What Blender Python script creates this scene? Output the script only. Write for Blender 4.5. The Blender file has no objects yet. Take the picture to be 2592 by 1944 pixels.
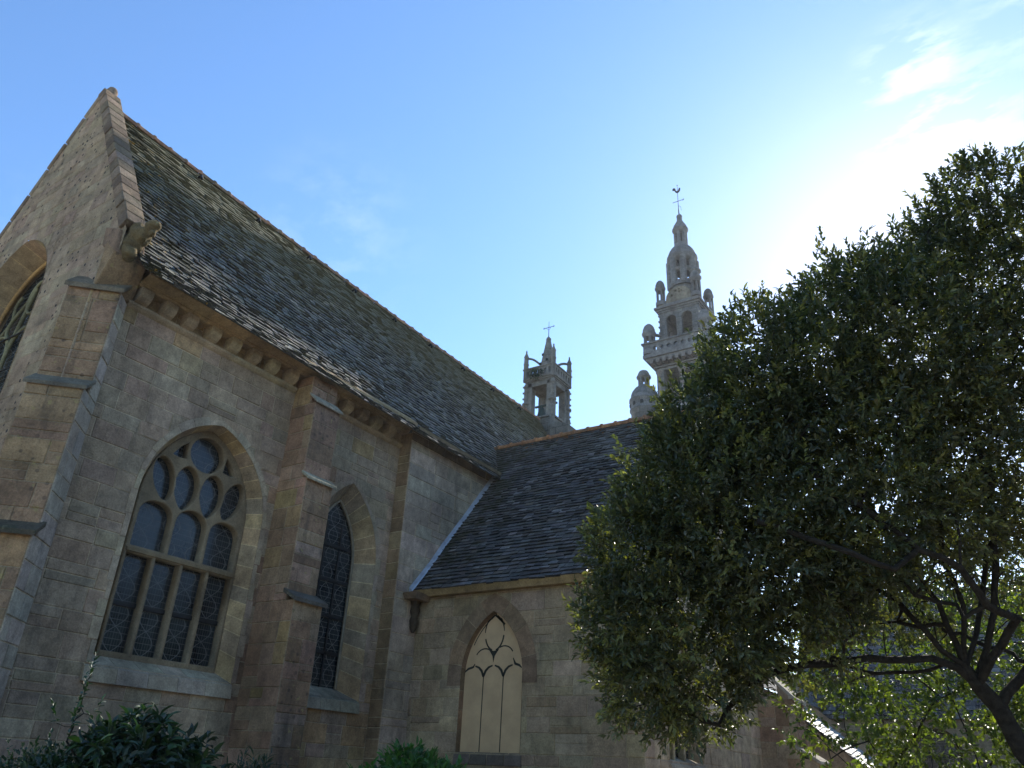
import bpy, bmesh, math, random
import numpy as np
from mathutils import Vector, Matrix

D = bpy.data
sc = bpy.context.scene
col = sc.collection
PI = math.pi
GZ = -1.6                       # ground level; the camera stands at the origin, eye height 1.6 m

# ------------------------------------------------------------------ camera
cam = D.objects.new("camera", D.cameras.new("camera"))
col.objects.link(cam)
rv = Vector((0.83829866, 0.54342118, 0.04414496))
uv = Vector((0.21265774, -0.4004573, 0.89129716))
fv = Vector((-0.50202793, 0.73778545, 0.45126554))
m = Matrix.Identity(4)
for i in range(3):
    m[i][0] = rv[i]; m[i][1] = uv[i]; m[i][2] = -fv[i]
cam.matrix_world = m
cam.data.sensor_width = 36.0
cam.data.lens = 27.37
cam.data.clip_start = 0.05
cam.data.clip_end = 3000
sc.camera = cam

# ------------------------------------------------------------------ light
SUN_EL, SUN_AZ = 32.8, -2.2       # degrees; azimuth measured from +Y towards +X
se, sa = math.radians(SUN_EL), math.radians(SUN_AZ)
sdir = Vector((math.sin(sa) * math.cos(se), math.cos(sa) * math.cos(se), math.sin(se)))
w = D.worlds.new("World"); sc.world = w; w.use_nodes = True
nt = w.node_tree; N = nt.nodes; L = nt.links
N.clear()
out = N.new("ShaderNodeOutputWorld"); bg = N.new("ShaderNodeBackground"); SKYMUL = (.97, 1.22, 1.42, 1)
sky = N.new("ShaderNodeTexSky"); sky.sky_type = 'NISHITA'; sky.sun_disc = False
sky.sun_elevation = se; sky.sun_rotation = sa
sky.altitude = 0; sky.air_density = 1.0; sky.dust_density = 0.20; sky.ozone_density = 2.5
bg.inputs[1].default_value = 0.115
tc = N.new("ShaderNodeTexCoord")
# thin clouds near the sun: stretched noise, masked to a few patches of sky
mp = N.new("ShaderNodeMapping"); mp.inputs['Rotation'].default_value = (0.3, 0.5, 0.6); mp.inputs['Scale'].default_value = (6, 14, 22)
n1 = N.new("ShaderNodeTexNoise"); n1.inputs['Scale'].default_value = 1.3; n1.inputs['Detail'].default_value = 8; n1.inputs['Roughness'].default_value = .62
L.new(tc.outputs['Generated'], mp.inputs[0]); L.new(mp.outputs[0], n1.inputs['Vector'])
acc = None
for (dx, dy, dz), width, amt in (((.013, .716, .698), .045, .85), ((.044, .76, .649), .05, 1.0), ((.004, .765, .645), .05, 1.0), ((-.041, .732, .68), .03, .6),
                                 ((.102, .706, .701), .05, .3), ((-.62, .518, .589), .085, .10), ((-.9, 0.25, 0.35), .16, .15)):
    v = Vector((dx, dy, dz)).normalized()
    dt = N.new("ShaderNodeVectorMath"); dt.operation = 'DISTANCE'; dt.inputs[1].default_value = v
    L.new(tc.outputs['Generated'], dt.inputs[0])
    mr = N.new("ShaderNodeMapRange"); mr.interpolation_type = 'SMOOTHSTEP'
    mr.inputs[1].default_value = 0; mr.inputs[2].default_value = width * 1.7; mr.inputs[3].default_value = amt; mr.inputs[4].default_value = 0
    L.new(dt.outputs['Value'], mr.inputs[0])
    if acc is None: acc = mr.outputs[0]
    else:
        ad = N.new("ShaderNodeMath"); ad.operation = 'MAXIMUM'; L.new(acc, ad.inputs[0]); L.new(mr.outputs[0], ad.inputs[1]); acc = ad.outputs[0]
cr = N.new("ShaderNodeMapRange"); cr.inputs[1].default_value = .44; cr.inputs[2].default_value = .68; cr.inputs[3].default_value = 0; cr.inputs[4].default_value = 1
L.new(n1.outputs[0], cr.inputs[0])
mu = N.new("ShaderNodeMath"); mu.operation = 'MULTIPLY'; L.new(acc, mu.inputs[0]); L.new(cr.outputs[0], mu.inputs[1])
mx = N.new("ShaderNodeMixRGB"); mx.inputs[2].default_value = (11, 10.8, 10.4, 1)
mu2 = N.new("ShaderNodeMath"); mu2.operation = 'MULTIPLY'; mu2.inputs[1].default_value = .75; L.new(mu.outputs[0], mu2.inputs[0])
L.new(mu2.outputs[0], mx.inputs[0]); gr = N.new("ShaderNodeMixRGB"); gr.blend_type = 'MULTIPLY'; gr.inputs[0].default_value = 1; gr.inputs[2].default_value = SKYMUL
ssp = N.new("ShaderNodeSeparateColor"); L.new(sky.outputs[0], ssp.inputs[0])
wm = N.new("ShaderNodeMapRange"); wm.interpolation_type = 'SMOOTHSTEP'; wm.inputs[1].default_value = 1.2; wm.inputs[2].default_value = 4.5; L.new(ssp.outputs[0], wm.inputs[0])
wx = N.new("ShaderNodeMixRGB"); wx.inputs[1].default_value = SKYMUL; wx.inputs[2].default_value = (1.22, 1.22, 1.27, 1); L.new(wm.outputs[0], wx.inputs[0]); L.new(wx.outputs[0], gr.inputs[2])
L.new(sky.outputs[0], gr.inputs[1]); L.new(gr.outputs[0], mx.inputs[1]); L.new(mx.outputs[0], bg.inputs[0]); L.new(bg.outputs[0], out.inputs[0])
sun = D.objects.new("sun", D.lights.new("sun", 'SUN')); col.objects.link(sun)
sun.data.energy = 4.0; sun.data.angle = math.radians(.5); sun.data.color = (1, .93, .82)
sun.rotation_euler = sdir.to_track_quat('Z', 'Y').to_euler()
vs = sc.view_settings; sc.display_settings.display_device = 'sRGB'
vs.view_transform = 'Standard'; vs.look = 'None'; vs.exposure = 0.86; vs.gamma = 1.0; vs.use_curve_mapping = False

# ------------------------------------------------------------------ tags and meshes
def tag(o, label, cat, group=None, kind=None):
    if label: o["label"] = label
    if cat: o["category"] = cat
    if group: o["group"] = group
    if kind: o["kind"] = kind
    return o

def empty(name, loc):
    o = D.objects.new(name, None); col.objects.link(o); o.location = loc
    return o

def hang(o, parent):
    if parent is not None:
        o.parent = parent
        o.matrix_parent_inverse = Matrix.Translation(-Vector(parent_world(parent)))
    return o

def parent_world(p):
    return Vector(p.location) if p.type == 'EMPTY' else Vector((0, 0, 0))

class MB:
    def __init__(s): s.v = []; s.f = []; s.t = []; s.sm = []
    def face(s, pts, t=(1, 1, 1), sm=False):
        i = len(s.v); s.v.extend([tuple(p) for p in pts]); s.f.append(tuple(range(i, i + len(pts)))); s.t.append(t); s.sm.append(sm)
    def box(s, a, b, t=(1, 1, 1)):
        x0, y0, z0 = a; x1, y1, z1 = b
        i = len(s.v)
        s.v += [(x0, y0, z0), (x1, y0, z0), (x1, y1, z0), (x0, y1, z0), (x0, y0, z1), (x1, y0, z1), (x1, y1, z1), (x0, y1, z1)]
        for f in ((0, 3, 2, 1), (4, 5, 6, 7), (0, 1, 5, 4), (1, 2, 6, 5), (2, 3, 7, 6), (3, 0, 4, 7)):
            s.f.append(tuple(i + k for k in f)); s.t.append(t); s.sm.append(False)
    def hexa(s, p, t=(1, 1, 1)):          # 8 corners, bottom ring then top ring
        i = len(s.v); s.v += [tuple(q) for q in p]
        for f in ((0, 3, 2, 1), (4, 5, 6, 7), (0, 1, 5, 4), (1, 2, 6, 5), (2, 3, 7, 6), (3, 0, 4, 7)):
            s.f.append(tuple(i + k for k in f)); s.t.append(t); s.sm.append(False)
    def grid(s, rows, t=(1, 1, 1), closed=False, sm=True):
        i = len(s.v); n = len(rows[0])
        for r in rows: s.v += [tuple(p) for p in r]
        for a in range(len(rows) - 1):
            for b in range(n if closed else n - 1):
                c = (b + 1) % n
                s.f.append((i + a * n + b, i + a * n + c, i + (a + 1) * n + c, i + (a + 1) * n + b)); s.t.append(t); s.sm.append(sm)
    def lathe(s, c, prof, n=16, t=(1, 1, 1), rot=0, sm=True, cap=True):
        rows = [[(c[0] + r * math.cos(rot + 2 * PI * k / n), c[1] + r * math.sin(rot + 2 * PI * k / n), z) for k in range(n)] for r, z in prof]
        s.grid(rows, t, True, sm)
        if cap:
            s.face(rows[0][::-1], t); s.face(rows[-1], t)
    def tube(s, pts, rad, n=6, t=(1, 1, 1)):
        pts = [Vector(p) for p in pts]; rows = []
        for k, p in enumerate(pts):
            d = (pts[min(k + 1, len(pts) - 1)] - pts[max(k - 1, 0)])
            d = d.normalized() if d.length > 1e-9 else Vector((0, 0, 1))
            a = d.orthogonal().normalized() if k == 0 else (a - d * a.dot(d)).normalized()
            b = d.cross(a); r = rad[k] if isinstance(rad, (list, tuple)) else rad
            rows.append([p + (a * math.cos(2 * PI * j / n) + b * math.sin(2 * PI * j / n)) * r for j in range(n)])
        s.grid(rows, t, True, True); s.face(rows[0][::-1], t); s.face(rows[-1], t)
    def build(s, name, mat, parent=None, label=None, cat=None, group=None, kind=None, bevel=0):
        me = D.meshes.new(name); me.from_pydata(s.v, [], s.f)
        me.materials.append(mat)
        ca = me.color_attributes.new("tint", 'FLOAT_COLOR', 'CORNER')
        arr = np.ones((len(me.loops), 4), np.float32); k = 0
        for f, t in zip(s.f, s.t):
            arr[k:k + len(f), :3] = t; k += len(f)
        ca.data.foreach_set("color", arr.ravel())
        me.polygons.foreach_set("use_smooth", s.sm)
        me.update()
        o = D.objects.new(name, me); col.objects.link(o)
        if bevel:
            b = o.modifiers.new("b", 'BEVEL'); b.width = bevel; b.segments = 2; b.limit_method = 'ANGLE'; b.angle_limit = math.radians(40)
        hang(o, parent); tag(o, label, cat, group, kind)
        return o

# ------------------------------------------------------------------ materials
def mat(name):
    M = D.materials.new(name); M.use_nodes = True
    n = M.node_tree.nodes; b = n.get("Principled BSDF")
    return M, n, M.node_tree.links, b

def noise(n, l, vec, scale, det=6, rough=.6, dist=0):
    t = n.new("ShaderNodeTexNoise"); t.inputs['Scale'].default_value = scale; t.inputs['Detail'].default_value = det
    t.inputs['Roughness'].default_value = rough; t.inputs['Distortion'].default_value = dist
    l.new(vec, t.inputs['Vector']); return t.outputs[0]

def ramp(n, l, val, a, b, lo=0., hi=1.):
    r = n.new("ShaderNodeMapRange"); r.inputs[1].default_value = a; r.inputs[2].default_value = b
    r.inputs[3].default_value = lo; r.inputs[4].default_value = hi; l.new(val, r.inputs[0]); return r.outputs[0]

def mixc(n, l, fac, a, b, mode='MIX'):
    x = n.new("ShaderNodeMixRGB"); x.blend_type = mode
    for k, s in ((0, fac), (1, a), (2, b)):
        if isinstance(s, (int, float)): x.inputs[k].default_value = s
        elif isinstance(s, tuple): x.inputs[k].default_value = (*s, 1)
        else: l.new(s, x.inputs[k])
    return x.outputs[0]

def math_(n, l, op, a, b=0., c=None):
    x = n.new("ShaderNodeMath"); x.operation = op
    for k, s in ((0, a), (1, b), (2, c)):
        if s is None: continue
        if isinstance(s, (int, float)): x.inputs[k].default_value = s
        else: l.new(s, x.inputs[k])
    return x.outputs[0]

def bump(n, l, h, strength, dist, b):
    x = n.new("ShaderNodeBump"); x.inputs['Strength'].default_value = strength; x.inputs['Distance'].default_value = dist
    l.new(h, x.inputs['Height']); l.new(x.outputs[0], b.inputs['Normal'])

def tint(n):
    a = n.new("ShaderNodeAttribute"); a.attribute_name = "tint"; return a.outputs['Color']

GAIN = 1.08
def stone(name, spots=.5, fixed=None, moss=.0, lichen=.0, lcol=(.42, .24, .04), bumps=.6, base=(1, 1, 1), stain=.5, courses=0):
    M, n, l, b = mat(name)
    tcn = n.new("ShaderNodeTexCoord"); P = tcn.outputs['Object']
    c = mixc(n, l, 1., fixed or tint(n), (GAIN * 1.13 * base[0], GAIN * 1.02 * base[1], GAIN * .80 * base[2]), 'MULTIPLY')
    if False: c = mixc(n, l, 1., c, base, 'MULTIPLY')
    if courses:                                    # squared blocks for distant masonry
        sx = n.new("ShaderNodeSeparateXYZ"); l.new(P, sx.inputs[0])
        cb = n.new("ShaderNodeCombineXYZ"); l.new(math_(n, l, 'ADD', sx.outputs[0], sx.outputs[1]), cb.inputs[0]); l.new(sx.outputs[2], cb.inputs[1])
        br = n.new("ShaderNodeTexBrick"); l.new(cb.outputs[0], br.inputs[0]); br.inputs['Scale'].default_value = 1
        br.inputs['Brick Width'].default_value = courses * 1.8; br.inputs['Row Height'].default_value = courses; br.inputs['Mortar Size'].default_value = .012
        br.inputs['Color1'].default_value = (1.12, 1.1, 1.06, 1); br.inputs['Color2'].default_value = (.82, .84, .86, 1); br.inputs['Mortar'].default_value = (.6, .58, .55, 1)
        c = mixc(n, l, 1., c, br.outputs[0], 'MULTIPLY')
    big = noise(n, l, P, .55, 5, .65, .4); mid = noise(n, l, P, 4.5, 6, .62); fine = noise(n, l, P, 34, 5, .7); grain = noise(n, l, P, 130, 3, .6)
    c = mixc(n, l, 1., c, mixc(n, l, ramp(n, l, big, .35, .68), (.62, .60, .58), (1.22, 1.2, 1.16)), 'MULTIPLY')
    c = mixc(n, l, .85, c, mixc(n, l, ramp(n, l, mid, .3, .7), (.66, .64, .62), (1.3, 1.28, 1.24)), 'MULTIPLY')
    c = mixc(n, l, .7, c, mixc(n, l, ramp(n, l, fine, .3, .7), (.6, .6, .6), (1.35, 1.35, 1.35)), 'MULTIPLY')
    c = mixc(n, l, .4, c, mixc(n, l, ramp(n, l, grain, .35, .65), (.6, .6, .6), (1.4, 1.4, 1.4)), 'MULTIPLY')
    if stain:                                      # dark runs of damp below ledges: vertically stretched noise
        mp_ = n.new("ShaderNodeMapping"); mp_.inputs['Scale'].default_value = (1.5, 1.5, .22); l.new(P, mp_.inputs[0])
        st = noise(n, l, mp_.outputs[0], 2.2, 5, .7)
        c = mixc(n, l, ramp(n, l, st, .52, .74, 0, stain), c, (.075, .06, .045))
    if spots:
        vo = n.new("ShaderNodeTexVoronoi"); vo.inputs['Scale'].default_value = 6.5; l.new(P, vo.inputs['Vector'])
        sp = ramp(n, l, vo.outputs['Distance'], .17, .24, 1, 0)
        gate = ramp(n, l, noise(n, l, P, 1.3, 3, .6), .42, .52)
        c = mixc(n, l, math_(n, l, 'MULTIPLY', math_(n, l, 'MULTIPLY', sp, gate), spots), c, (.035, .03, .03))
    if moss:
        g = ramp(n, l, noise(n, l, P, 2.3, 8, .7), .56, .7, 0, moss)
        c = mixc(n, l, g, c, (.055, .065, .03))
    if lichen:
        g = ramp(n, l, noise(n, l, P, 6.3, 4, .6), .64, .69, 0, lichen)
        c = mixc(n, l, g, c, lcol)
    l.new(c, b.inputs['Base Color']); b.inputs['Roughness'].default_value = .92
    b.inputs['Specular IOR Level'].default_value = .2
    h = math_(n, l, 'ADD', math_(n, l, 'MULTIPLY', mid, 1.0), math_(n, l, 'MULTIPLY', fine, .5))
    h = math_(n, l, 'ADD', h, math_(n, l, 'MULTIPLY', grain, .12))
    bump(n, l, h, bumps, .05, b)
    return M

def slate(name, ochre, moss, along='y'):
    M, n, l, b = mat(name)
    tcn = n.new("ShaderNodeTexCoord"); P = tcn.outputs['Object']
    c = tint(n)
    mid = noise(n, l, P, 5, 6, .65); fine = noise(n, l, P, 40, 4, .7); big = noise(n, l, P, .7, 5, .6)
    c = mixc(n, l, .8, c, mixc(n, l, ramp(n, l, mid, .3, .7), (.6, .6, .6), (1.4, 1.4, 1.4)), 'MULTIPLY')
    c = mixc(n, l, .7, c, mixc(n, l, ramp(n, l, fine, .3, .7), (.6, .6, .6), (1.45, 1.45, 1.4)), 'MULTIPLY')
    sx = n.new("ShaderNodeSeparateXYZ"); l.new(P, sx.inputs[0])
    z = sx.outputs[2]
    # grey-green crustose lichen thickest towards the ridge and thinning downwards
    c = mixc(n, l, .6, c, mixc(n, l, ramp(n, l, big, .35, .65), (.65, .66, .7), (1.3, 1.28, 1.2)), 'MULTIPLY')
    up = ramp(n, l, z, *((9.3, 12.6) if along == 'y' else (7.2, 8.6)))
    lf = math_(n, l, 'MULTIPLY', ramp(n, l, math_(n, l, 'ADD', noise(n, l, P, 11, 8, .75), math_(n, l, 'MULTIPLY', up, .24)), .47, .66), ochre)
    c = mixc(n, l, lf, c, (.165, .152, .082) if along == 'y' else (.13, .12, .09))
    mo = ramp(n, l, math_(n, l, 'ADD', noise(n, l, P, 1.6, 8, .75), ramp(n, l, sx.outputs[1 if along == 'y' else 0], *((7.2, 5.4) if along == 'y' else (-9.6, -11.6)), 0, .2)), .62, .72, 0, moss)
    c = mixc(n, l, mo, c, (.045, .043, .018))
    oy = ramp(n, l, math_(n, l, 'ADD', noise(n, l, P, 4.5, 5, .7), ramp(n, l, sx.outputs[1], 8.5, 5.5, 0, .12) if along == 'y' else ramp(n, l, z, 8.1, 8.65, 0, .22)), .70, .74)
    c = mixc(n, l, oy, c, (.34, .20, .03) if along == 'y' else (.22, .09, .025))
    l.new(c, b.inputs['Base Color'])
    l.new(ramp(n, l, mid, .3, .7, .68, .9), b.inputs['Roughness']); b.inputs['Specular IOR Level'].default_value = .2
    bump(n, l, math_(n, l, 'ADD', math_(n, l, 'MULTIPLY', mid, 2.), fine), .8, .03, b)
    return M

def leaf_mat(name, base, rough=.42, trans=.35, tcol=None):
    M, n, l, b = mat(name)
    c = mixc(n, l, 1., tint(n), base, 'MULTIPLY')
    l.new(c, b.inputs['Base Color']); b.inputs['Roughness'].default_value = rough; b.inputs['Specular IOR Level'].default_value = .5
    tr = n.new("ShaderNodeBsdfTranslucent")
    c2 = mixc(n, l, 1., c, tcol or (1.9, 2.6, .5), 'MULTIPLY'); l.new(c2, tr.inputs[0])
    ms = n.new("ShaderNodeMixShader"); ms.inputs[0].default_value = trans
    l.new(b.outputs[0], ms.inputs[1]); l.new(tr.outputs[0], ms.inputs[2]); l.new(ms.outputs[0], n["Material Output"].inputs[0])
    return M

def plain(name, colr, rough=.8, metal=0, var=.3, scale=8, spec=.3, bumps=.3):
    M, n, l, b = mat(name)
    tcn = n.new("ShaderNodeTexCoord"); P = tcn.outputs['Object']
    a = noise(n, l, P, scale, 7, .65)
    c = mixc(n, l, 1., mixc(n, l, 1., tint(n), colr, 'MULTIPLY'), mixc(n, l, ramp(n, l, a, .3, .7), (1 - var,) * 3, (1 + var,) * 3), 'MULTIPLY')
    l.new(c, b.inputs['Base Color']); b.inputs['Roughness'].default_value = rough; b.inputs['Metallic'].default_value = metal
    b.inputs['Specular IOR Level'].default_value = spec
    bump(n, l, a, bumps, .03, b)
    return M

def leaded(name, axis, u0, lw, z0):
    """dark old glass with came lines: a square net and a chain of ovals in every light"""
    M, n, l, b = mat(name)
    tcn = n.new("ShaderNodeTexCoord"); P = tcn.outputs['Object']
    sx = n.new("ShaderNodeSeparateXYZ"); l.new(P, sx.inputs[0]); u = sx.outputs[axis]; z = sx.outputs[2]
    v = math_(n, l, 'SUBTRACT', math_(n, l, 'FRACT', math_(n, l, 'DIVIDE', math_(n, l, 'SUBTRACT', u, u0), lw)), .5)
    av = math_(n, l, 'ABSOLUTE', v)
    s = math_(n, l, 'ABSOLUTE', math_(n, l, 'SINE', math_(n, l, 'MULTIPLY', math_(n, l, 'SUBTRACT', z, z0), PI / .40)))
    ov = math_(n, l, 'ABSOLUTE', math_(n, l, 'SUBTRACT', av, math_(n, l, 'MULTIPLY', s, .30)))
    l1 = math_(n, l, 'LESS_THAN', ov, .018)
    g1 = math_(n, l, 'LESS_THAN', math_(n, l, 'FRACT', math_(n, l, 'DIVIDE', math_(n, l, 'SUBTRACT', z, z0), .10)), .11)
    g2 = math_(n, l, 'LESS_THAN', math_(n, l, 'FRACT', math_(n, l, 'MULTIPLY', av, 12.)), .13)
    ln = math_(n, l, 'MAXIMUM', math_(n, l, 'MAXIMUM', l1, math_(n, l, 'MULTIPLY', g1, .7)), math_(n, l, 'MULTIPLY', g2, .45))
    gl = noise(n, l, P, 3, 4, .6); f2 = noise(n, l, P, 26, 2, .5)
    vo = n.new("ShaderNodeTexVoronoi"); vo.inputs['Scale'].default_value = 9; l.new(P, vo.inputs['Vector'])
    gc = mixc(n, l, ramp(n, l, gl, .35, .65), (.008, .010, .011), (.028, .034, .032))
    c = mixc(n, l, ln, gc, (.13, .128, .11))
    l.new(c, b.inputs['Base Color'])
    l.new(math_(n, l, 'ADD', math_(n, l, 'MULTIPLY', ln, .4), .16), b.inputs['Roughness'])
    b.inputs['Specular IOR Level'].default_value = .38
    h = math_(n, l, 'ADD', math_(n, l, 'MULTIPLY', f2, .25), math_(n, l, 'MULTIPLY', vo.outputs['Distance'], .12))
    bump(n, l, h, .22, .02, b)
    return M

MS = stone("granite_wall", spots=.18, stain=.5, lichen=.15, lcol=(.30, .27, .12))
MG = stone("gable_stone", spots=.95, stain=.35, lichen=.3, lcol=(.30, .27, .16), bumps=1.0)
MB_ = stone("weathered_buttress", spots=.5, stain=.75, moss=.5, lichen=.55, lcol=(.40, .33, .12), bumps=1.)
MD = stone("dressed_stone", spots=.06, stain=.3, bumps=.35)
MMOSS = stone("mossy_stone", spots=.2, stain=.6, moss=.85, lichen=.5, lcol=(.30, .28, .14), bumps=1.)
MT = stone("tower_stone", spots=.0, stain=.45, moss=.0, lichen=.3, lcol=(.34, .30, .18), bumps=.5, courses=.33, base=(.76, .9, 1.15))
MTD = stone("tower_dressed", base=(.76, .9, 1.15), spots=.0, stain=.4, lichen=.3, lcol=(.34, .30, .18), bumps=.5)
MKN = stone("mossy_carving", fixed=(.17, .145, .09), spots=.2, stain=.3, moss=.6, lichen=.6, lcol=(.32, .30, .15), bumps=1.)
SL1 = slate("slate_choir", .95, .95, 'y')
SL2 = slate("slate_transept", .35, .8, 'x')
BOARD = plain("board", (.52, .35, .18), .75, var=.12, scale=3, bumps=.1)
DARK = plain("dark_paint", (.03, .03, .02), .8)
IRON = plain("iron", (.035, .033, .03), .6, .6)
LEAD = plain("lead", (.36, .38, .40), .5, .3, var=.25, scale=5)
BRONZE = plain("bronze", (.05, .075, .065), .55, .5)
BARK = plain("bark", (.032, .027, .020), .95, var=.6, scale=14, bumps=1.2)
RIDGE = plain("ridge_tile", (.36, .22, .14), .9, var=.5, scale=9, bumps=.8)
RIDGE2 = plain("ridge_tile_lichen", (.40, .21, .10), .9, var=.6, scale=9, bumps=.8)
G1 = leaded("leaded_glass_large", 1, 7.06, .545, 1.5)
G2 = leaded("leaded_glass_narrow", 1, 10.97, .433, 1.5)
G3 = leaded("leaded_glass_gable", 0, -17.0, .7, 1.5)
G4 = leaded("leaded_glass_transept", 1, 14.9, .5, .5)

R = random.Random(11)
def pick(pal, rng, j=.10):
    c = rng.choice(pal); k = 1 + rng.uniform(-j, j) * 1.3
    return tuple(max(.01, ch * k * (1 + rng.uniform(-.04, .04))) for ch in c)

PAL_WALL = [(.34, .27, .22), (.30, .255, .215), (.37, .30, .25), (.32, .29, .24), (.35, .26, .23), (.28, .25, .21), (.38, .33, .27), (.31, .24, .21), (.29, .27, .23)]
PAL_WARM = [(.36, .28, .18), (.33, .25, .16), (.30, .23, .16), (.38, .30, .20)]
PAL_BUT = [(.26, .17, .13), (.22, .15, .12), (.31, .22, .18), (.34, .25, .22), (.20, .14, .10), (.30, .26, .20)]
PAL_GREY = [(.37, .35, .34), (.35, .33, .32), (.39, .36, .35), (.33, .31, .31)]
PAL_GABLE = [(.36, .31, .24), (.33, .285, .23), (.38, .33, .27), (.31, .26, .22), (.34, .27, .23)]
PAL_OCH = [(.34, .26, .16), (.31, .24, .15), (.36, .29, .19)]
PAL_TR = [(.28, .24, .18), (.26, .21, .165), (.31, .27, .20), (.25, .215, .175), (.30, .26, .22), (.27, .225, .16)]
MORTAR = (.44, .40, .33)
MORTAR_D = (.30, .27, .22)

def calm(pal, k):
    m_ = [sum(c[i] for c in pal) / len(pal) for i in range(3)]
    return [tuple(m_[i] + (c[i] - m_[i]) * k for i in range(3)) for c in pal]
PAL_WALL = calm(PAL_WALL, .33); PAL_GABLE = calm(PAL_GABLE, .35); PAL_OCH = calm(PAL_OCH + [(.33, .28, .22)], .7); PAL_BUT = calm(PAL_BUT, .5); PAL_TR = calm(PAL_TR, .6)
MORTAR = (.47, .42, .345)

class Arch:
    """pointed (or round) opening: jambs, springing line, two arcs"""
    def __init__(s, c, half, z0, spring, rise):
        s.c, s.h, s.z0, s.s, s.r = c, half, z0, spring, rise
        s.R = (half * half + rise * rise) / (2 * half); s.z1 = spring + rise
    def w(s, z):
        if z <= s.s: return s.h
        if z >= s.z1: return 0.
        d = z - s.s
        return max(0., math.sqrt(max(0, s.R ** 2 - d * d)) - (s.R - s.h))
    def span(s, z):
        if z < s.z0 - 1e-6 or z >= s.z1: return None
        k = s.w(z); return (s.c - k, s.c + k)
    def outline(s, n=14, nj=4):
        pts = [(s.c - s.h, s.z0 + (s.s - s.z0) * k / nj) for k in range(nj)]
        a1 = math.atan2(s.r, s.R - s.h)
        for k in range(n + 1):
            a = a1 * k / n
            pts.append((s.c - s.R * math.cos(a) + (s.R - s.h), s.s + s.R * math.sin(a)))
        pts[-1] = (s.c, s.z1)
        return pts + [(2 * s.c - x, z) for x, z in pts[-2::-1]]

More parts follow.
